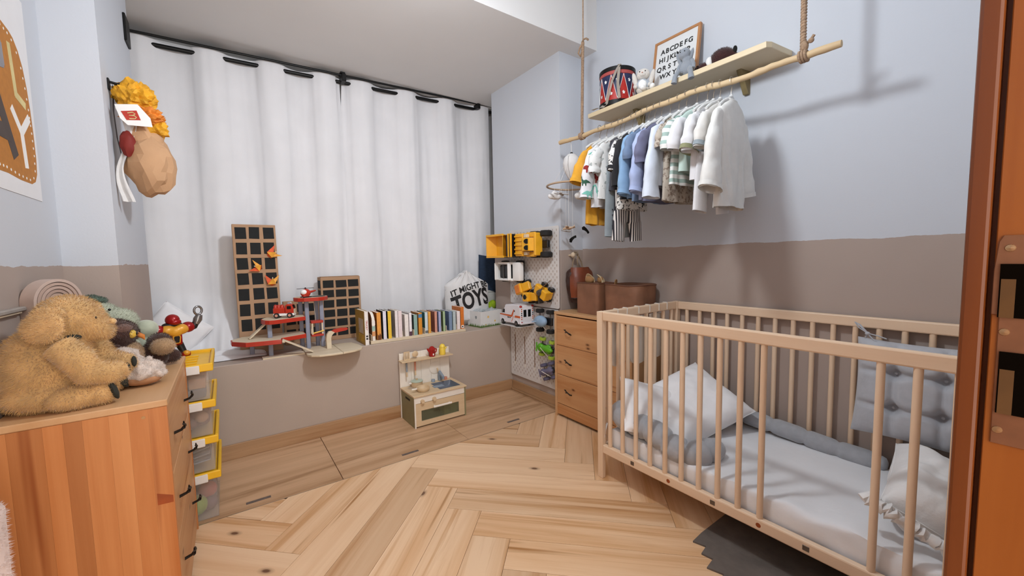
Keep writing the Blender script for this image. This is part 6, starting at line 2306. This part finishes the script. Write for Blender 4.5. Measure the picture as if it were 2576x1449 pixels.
# ================================================================== PLUSH ANIMALS ON THE LEFT CHEST
m_tan = M('tan_plush', 'd3ab74', 0.98, var=0.10, scale=24, sheen=0.5, spec=0.1)
m_tand = M('tan_plush_inner_ear', 'd8b07a', 0.98, var=0.10, scale=24, sheen=0.5, spec=0.1)
m_sole = M('dark_green_sole', '2a2c26', 0.9, var=0.1)
pb = thing('plush_puppy', 'big tan plush puppy with round ears sitting on the left chest', 'plush toy', (-.355, 1.498, .7005))
Bx = merge(ell((-.030, .0, .100), (.085, .082, .104), 4), ell((-.022, .0, .040), (.095, .088, .048), 4), ell((.000, -.006, .150), (.060, .066, .070), 3),
           ell((.022, -.004, .222), (.064, .062, .058), 4), ell((.068, -.002, .196), (.030, .042, .034), 3), ell((.083, .0, .184), (.020, .030, .024), 3), ell((.088, .004, .204), (.012, .013, .011), 2))
Bx = fuse(Bx, .006, 5)
obj('body', fur(Bx, 16000, .009, .0009, (0, 0, -.5), 11), m_tan, pb, True)
for s in (-1, 1):
    A = tube([(.012, s * .062, .160), (.045, s * .080, .125), (.062, s * .078, .090), (.100, s * .060, .078), (.122, s * .044, .084)], [.034, .036, .034, .030, .022], 16)
    obj('arm', fur(fuse(A, .005, 4), 3500, .008, .0009, (.2, 0, -.4), 20 + s), m_tan, pb, True)
    Lg = fuse(merge(ell((.035, s * .065, .030), (.060, .032, .032), 3, (0, 0, s * -.2)), ell((.075, s * .060, .032), (.030, .030, .032), 3)), .005, 4)
    obj('leg', fur(Lg, 3000, .008, .0009, (.2, 0, -.3), 30 + s), m_tan, pb, True)
    obj('foot_sole', ell((.100, s * .062, .036), (.008, .025, .030), 2, (0, -.25, s * -.2)), m_sole, pb, True)
    er = fuse(merge(ell((-.006, s * .080, .212), (.040, .012, .040), 3, (s * .25, 0, s * .25)), ell((.004, s * .064, .240), (.030, .012, .020), 2)), .004, 3)
    obj('ear', fur(er, 2600, .007, .0009, (-.2, 0, -.3), 40 + s), m_tand, pb, True)
    obj('eye', ell((.073, s * .034, .222), (.005, .005, .0055), 2), m_eye, pb, True)
    obj('paw_pad', ell((.128, s * .046, .082), (.006, .012, .016), 2), m_sole, pb, True)
obj('nose', ell((.098, .002, .206), (.010, .012, .009), 2), m_tand, pb, True)
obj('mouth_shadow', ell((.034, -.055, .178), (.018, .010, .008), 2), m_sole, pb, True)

m_lamb = M('curly_blush_fleece', 'd9c8bc', 0.98, var=0.14, scale=50, sheen=0.5, spec=0.1, bmp=0.8, bscale=70, bdist=0.008)
pl_ = thing('plush_lamb', 'curly blush-white plush lamb lying in front of the owl', 'plush toy', (-.238, 1.615, .7005))
lb_ = [ell((0, 0, .038), (.060, .058, .038), 3), ell((-.030, .03, .070), (.042, .040, .030), 3), ell((.030, -.020, .030), (.036, .040, .030), 3)]
rr = random.Random(9)
for k in range(150):
    a, b = rr.uniform(0, 2 * PI), rr.uniform(-.2, PI / 2)
    c = [((0, 0, .038), (.062, .060, .040)), ((-.030, .03, .070), (.044, .042, .032)), ((.030, -.020, .030), (.038, .042, .032))][k % 3]
    lb_.append(ell((c[0][0] + c[1][0] * math.cos(a) * math.cos(b), c[0][1] + c[1][1] * math.sin(a) * math.cos(b), max(.008, c[0][2] + c[1][2] * math.sin(b))), (.010, .010, .009), 1))
obj('fleece', fur(fuse(merge(*lb_), .0042, 1), 5000, .005, .0008, (0, 0, 0), 6, .5), m_lamb, pl_, True)
obj('belly', ell((.020, -.03, .020), (.045, .035, .019), 3), M('blush_plush', 'b88660', 0.95, var=0.1, scale=40), pl_, True)

m_owl = M('dark_brown_plush', '4a322c', 0.98, var=0.15, scale=40, sheen=0.4, spec=0.1)
m_owll = M('mauve_brown_plush', '775a50', 0.98, var=0.12, scale=40, sheen=0.4, spec=0.1)
m_owlb = M('beige_plush', 'a98a68', 0.98, var=0.10, scale=40, sheen=0.4, spec=0.1)
ow = thing('plush_owl', 'brown plush owl with yellow eyes and an orange beak', 'plush toy', (-.305, 1.735, .7005))
obj('body', fur(fuse(merge(ell((0, 0, .072), (.058, .060, .072), 3), ell((.006, 0, .142), (.062, .060, .045), 3)), .006, 4), 6000, .008, .0009, (0, 0, -.5), 60), m_owl, ow, True)
obj('brow', fur(fuse(merge(ell((.030, -.022, .158), (.030, .034, .018), 2), ell((.030, .022, .158), (.030, .034, .018), 2), ell((-.01, 0, .175), (.05, .045, .014), 2)), .005, 3), 1800, .006, .0009, (.3, 0, 0), 61), m_owll, ow, True)
obj('belly', fur(fuse(merge(ell((.040, .0, .070), (.034, .046, .046), 3)), .005, 2), 1800, .007, .0009, (0, 0, -.4), 62), m_owlb, ow, True)
for s in (-1, 1):
    e = obj('eye', ell((.054, s * .026, .140), (.012, .014, .014), 3), M('yellow_glass_eye', 'd8b24a', 0.2), ow, True)
    p_ = obj('pupil', ell((.062, s * .026, .140), (.006, .007, .007), 2), m_eye, ow, True)
    p_.parent = e
    p_.location = Vector(p_.location) - Vector(e.location)
    obj('wing', fur(fuse(ell((.012, s * .066, .070), (.034, .016, .050), 3, (0, .2, 0)), .005, 2), 900, .007, .0009, (0, 0, -.5), 63 + s), m_owl, ow, True)
    obj('foot', ell((.070, s * .030, .014), (.034, .018, .015), 2), m_owl, ow, True)
obj('beak', tube([(.062, 0, .134), (.076, 0, .126), (.080, 0, .114)], [.009, .007, .001], 8), M('orange_beak', 'cf7d34', 0.6), ow, True)

m_din = M('sage_green_plush', 'b4b9a4', 0.98, var=0.08, scale=40, sheen=0.5, spec=0.1)
m_dinc = M('dark_sage_plush', '56685a', 0.98, var=0.15, scale=40, sheen=0.4, spec=0.1)
dn = thing('plush_dinosaur', 'pale sage green plush dinosaur with a dark crest at the back', 'plush toy', (-.350, 1.862, .7005))
obj('body', fur(fuse(merge(ell((-.02, 0, .085), (.070, .068, .086), 3), ell((-.004, 0, .190), (.055, .052, .050), 3), ell((.045, 0, .176), (.050, .046, .036), 3), ell((.078, 0, .165), (.022, .036, .024), 2)), .007, 4), 7000, .007, .0009, (0, 0, -.4), 70), m_din, dn, True)
obj('crest', fur(fuse(merge(ell((-.012, 0, .246), (.022, .024, .014), 2), ell((.008, 0, .240), (.018, .020, .012), 2)), .004, 2), 900, .006, .0009, (0, 0, .2), 71), m_dinc, dn, True)
for s in (-1, 1):
    obj('arm', ell((.060, s * .058, .105), (.048, .022, .024), 3, (0, .4, s * -.15)), m_din, dn, True)
    obj('leg', ell((.055, s * .056, .032), (.060, .030, .032), 3), m_din, dn, True)
    obj('eye', ell((.035, s * .040, .212), (.004, .003, .004), 2), m_eye, dn, True)
bb_ = thing('plush_bear', 'small dark brown plush bear with a beige muzzle at the front of the chest', 'plush toy', (-.205, 1.815, .7005))
obj('body', fur(fuse(merge(ell((-.01, 0, .045), (.040, .044, .046), 3), ell((.008, -.01, .090), (.034, .036, .032), 3), ell((.030, .045, .030), (.030, .022, .024), 2)), .005, 3), 3000, .007, .0009, (0, 0, -.4), 80), m_owl, bb_, True)
obj('muzzle', fur(fuse(ell((.018, -.040, .080), (.034, .032, .028), 3), .005, 2), 900, .006, .0009, (0, 0, -.3), 81), m_owlb, bb_, True)
ms_ = thing('plush_mouse', 'pale sage plush head peeking out beside the owl', 'plush toy', (-.282, 1.905, .7005))
obj('body', fuse(merge(ell((.03, 0, .060), (.036, .034, .058), 3), ell((.040, 0, .128), (.036, .034, .034), 3)), .006, 3), m_din, ms_, True)

# rainbow arch stacker against the left wall
t = thing('rainbow_stacker', 'beige wooden rainbow arch stacker leaning on the left wall', 'toy arch', (-.405, 1.690, .7008), (0, 0, math.radians(-34)))
m_rain = [M('rainbow_beige_%d' % k, c, 0.7, var=0.05) for k, c in enumerate(('c9b2a6', 'bca294', 'c2a89a', 'b3988a', 'b89d8e', 'a98d7e'))]
for k in range(6):
    ro, ri = .064 - k * .0100, .064 - k * .0100 - .0078
    bot = .0
    H = .320 - .064
    po = [(-ro, bot)] + [(ro * math.cos(a), H + ro * math.sin(a)) for a in [PI - j * PI / 20 for j in range(21)]] + [(ro, bot)]
    pi_ = [(ri, bot)] + [(ri * math.cos(a), H + ri * math.sin(a)) for a in [j * PI / 20 for j in range(21)]] + [(-ri, bot)]
    bm = bmesh.new()
    q = po + pi_
    n = len(po)
    lo = [bm.verts.new((-.020 + .001 * k, p[0], p[1])) for p in po]
    li = [bm.verts.new((-.020 + .001 * k, p[0], p[1])) for p in pi_[::-1]]
    ho = [bm.verts.new((.018 - .001 * k, p[0], p[1])) for p in po]
    hi = [bm.verts.new((.018 - .001 * k, p[0], p[1])) for p in pi_[::-1]]
    for i in range(n - 1):
        bm.faces.new((lo[i], lo[i + 1], li[i + 1], li[i]))
        bm.faces.new((ho[i + 1], ho[i], hi[i], hi[i + 1]))
        bm.faces.new((lo[i + 1], lo[i], ho[i], ho[i + 1]))
        bm.faces.new((li[i], li[i + 1], hi[i + 1], hi[i]))
    for i in (0, n - 1):
        bm.faces.new((lo[i], li[i], hi[i], ho[i]))
    bmesh.ops.recalc_face_normals(bm, faces=bm.faces[:])
    obj('arch', bm, m_rain[k], t, 40)

# narrow white ledge fixed to the left wall
wl = thing('wall_rail', 'short pale wooden bar fixed to the left wall beside the plush puppy', 'rail', (XL, 1.42, .945))
obj('bar', box(0, -.24, -.006, .016, .245, .006, .003), M('weathered_grey_wood', 'a39a92', 0.7, var=0.1), wl)
obj('mount', box(-.001, -.20, -.010, .012, .20, -.005), m_knob, wl)

# ================================================================== POSTER ON THE LEFT WALL
m_pp = M('poster_paper', 'e6e6e8', 0.7, var=0.01)
m_po = M('poster_ochre_print', 'b9782c', 0.7, var=0.05, scale=60)
m_pL = M('poster_cream_print', 'd8c88e', 0.7)
m_pA = M('poster_dark_print', '4c423e', 0.7)
m_pG = M('poster_grey_print', '8f8f96', 0.7)
po_ = thing('wall_poster', 'white poster with big letters on an ochre shape on the left wall', 'poster', (XL + .0005, 1.58, 1.262))
add = adder(po_)
add('sheet', box(XL + .0004, 1.255, 1.262, XL + .0016, 1.905, 1.86), m_pp)
bl = [(1.63, 1.735), (1.729, 1.728), (1.775, 1.722), (1.801, 1.713), (1.83, 1.688), (1.853, 1.651), (1.870, 1.595), (1.880, 1.532), (1.886, 1.46), (1.887, 1.39), (1.880, 1.341), (1.862, 1.316), (1.832, 1.305), (1.75, 1.304), (1.67, 1.309), (1.56, 1.306), (1.40, 1.309), (1.32, 1.32), (1.29, 1.36), (1.283, 1.46), (1.29, 1.56), (1.32, 1.66), (1.36, 1.71), (1.42, 1.73)]
add('ochre_shape', prismYZ(bl, XL + .0014, XL + .0021), m_po)


def stroke(name, segs, w, mat):
    b = None
    for i_, (p, q) in enumerate(segs):
        p, q = Vector(p), Vector(q)
        d = (q - p).normalized()
        nrm = Vector((-d.y, d.x)) * w / 2
        e = d * w * .25
        poly = [tuple(p - e + nrm), tuple(p - e - nrm), tuple(q + e - nrm), tuple(q + e + nrm)]
        k = prismYZ(poly, XL + .0019, XL + .0026 + .0002 * i_)
        b = k if b is None else merge(b, k)
    add(name, b, mat)


stroke('letter_L', [((1.763, 1.680), (1.780, 1.548)), ((1.780, 1.548), (1.838, 1.535))], .022, m_pL)
stroke('letter_Y', [((1.740, 1.498), (1.790, 1.448)), ((1.856, 1.502), (1.792, 1.446)), ((1.792, 1.448), (1.803, 1.352))], .024, m_wh)
stroke('letter_A', [((1.655, 1.500), (1.728, 1.372)), ((1.650, 1.500), (1.60, 1.372)), ((1.625, 1.42), (1.70, 1.42))], .042, m_pA)
stroke('letter_P', [((1.640, 1.670), (1.645, 1.545)), ((1.645, 1.670), (1.70, 1.655)), ((1.70, 1.655), (1.704, 1.61)), ((1.704, 1.61), (1.65, 1.598))], .03, m_pG)
# dotted border
for i in range(len(bl) - 1):
    a, b = Vector(bl[i]), Vector(bl[i + 1])
    n = max(1, int((b - a).length / .022))
    for k in range(n):
        p = a.lerp(b, k / n)
        c = Vector((1.585, 1.515))
        p = p + (c - p).normalized() * .016
        if p.x > 1.55:
            add('printed_dot', lathe([(0, 0), (.0038, 0), (.0038, .0006), (0, .0006)], 8, (XL + .0019, p.x, p.y), 'X'), m_wh)

# ================================================================== PAPER BAG BUNDLE HANGING ON THE LEFT PILLAR
m_kraft = M('kraft_brown_paper', 'bf9670', 0.8, var=0.06, scale=7, bmp=0.3, bscale=9, bdist=0.02)
m_ytis = M('yellow_crumpled_paper', 'e0a21c', 0.7, var=0.15, scale=30)
m_otis = M('orange_crumpled_paper', 'd9822a', 0.7, var=0.12, scale=30)
bg_ = thing('paper_bag_bundle', 'crumpled yellow wrapper and brown paper bag hanging on the left pillar', 'paper bag', (-.245, 2.16, 1.60))
def crumple(c, r, amp, fr, seed, sub=4):
    b = ell((0, 0, 0), (1, 1, 1), sub)
    for v in b.verts:
        n_ = v.co.normalized()
        k = 1 + amp * noise.noise(n_ * fr + Vector((seed, 0, 0))) + amp * .6 * noise.noise(n_ * fr * 2.3 + Vector((0, seed, 0)))
        v.co = Vector((n_.x * r[0], n_.y * r[1], n_.z * r[2])) * k
    return mv(b, *c)
obj('kraft_bag', crumple((.028, 0, -.150), (.078, .070, .118), .16, 2.0, 3, 3), m_kraft, bg_, 15)
obj('bag_neck', crumple((.016, .004, -.055), (.058, .05, .075), .12, 3, 6, 3), m_kraft, bg_, 25)
obj('red_lining', crumple((-.028, -.040, -.082), (.024, .020, .048), .15, 2, 8, 3), M('dark_red_paper', '7a1c10', 0.7), bg_, 30)
yb = crumple((0, 0, .105), (.060, .055, .062), .30, 4.2, 5, 4)
obj('yellow_wrapper', yb, m_ytis, bg_)
ob = crumple((.020, -.012, .035), (.062, .045, .040), .34, 4.6, 9, 4)
obj('orange_wrapper', ob, m_otis, bg_)
obj('yellow_frill', crumple((.058, -.010, -.005), (.034, .03, .034), .40, 5, 12, 3), m_ytis, bg_)
flb = solid(grid(lambda u, v: (-.055 + .012 * math.sin(v * 7) + .045 * u * (1 - .55 * v) + .01 * math.sin(v * 5 + u * 2), -.035 + .006 * math.sin(u * 9 + v * 4), .05 - .35 * v), 10, 30), .0015)
obj('white_flap', flb, m_felt, bg_, True)
tgp = [(-.046, .048), (.018, .058), (.032, .022), (.040, .010), (-.030, .000), (-.040, .010)]
obj('paper_tag', prismXZ([(-.052, .052), (.012, .064), (.046, .018), (.050, -.014), (-.020, -.018), (-.040, .004)], -.068, -.066), m_wh, bg_)
lg_ = obj('red_logo', prismXZ([(-.036, .030), (.008, .040), (.018, .006), (-.022, .000)], -.0692, -.0684), m_red, bg_)
pth = []
m3 = tube([(-.018, -.0698, .026), (-.004, -.0698, .031), (.003, -.0698, .026), (-.002, -.0698, .020), (-.014, -.0698, .018), (.000, -.0698, .019), (.006, -.0698, .014), (.002, -.0698, .008), (-.014, -.0698, .006)], .0018, 5)
k = obj('logo_mark', m3, m_pL, bg_)
hb = thing('wall_hook', 'small black hook on the left pillar behind the yellow wrapper', 'hook', (PLX, 2.14, 1.745))
obj('plate', box(0, -.012, -.03, .006, .012, .012, .002), m_black, hb)
obj('peg', tube([(.004, 0, 0), (.03, 0, -.004), (.042, 0, .006)], .005, 8), m_black, hb, True)
# dark strap seen behind the bundle
obj('dark_strap', ribbon([(-.060, .0, .14), (-.064, -.01, .04), (-.060, -.012, -.06), (-.050, -.012, -.14)], .03, .002, (0, 1, 0)), m_packd, bg_)

# pale fleece blanket rolled up in the left corner of the view
rl = tube([(-.420, 1.205, 0.0), (-.420, 1.205, .02), (-.421, 1.205, .30), (-.419, 1.207, .58), (-.420, 1.205, .61)], [.030, .035, .036, .034, .020], 20)
bmesh.ops.subdivide_edges(rl, edges=rl.edges[:], cuts=4, use_grid_fill=True)
rough(rl, .003, 40)
tag(obj('fleece_blanket', fur(rl, 5000, .008, .0009, (0, 0, -.2), 90, .3), M('pale_pink_fleece', 'd6c3bd', 0.98, var=0.08, sheen=0.5), smooth=True), 'pale pink fleece blanket rolled up against the left wall', 'blanket')
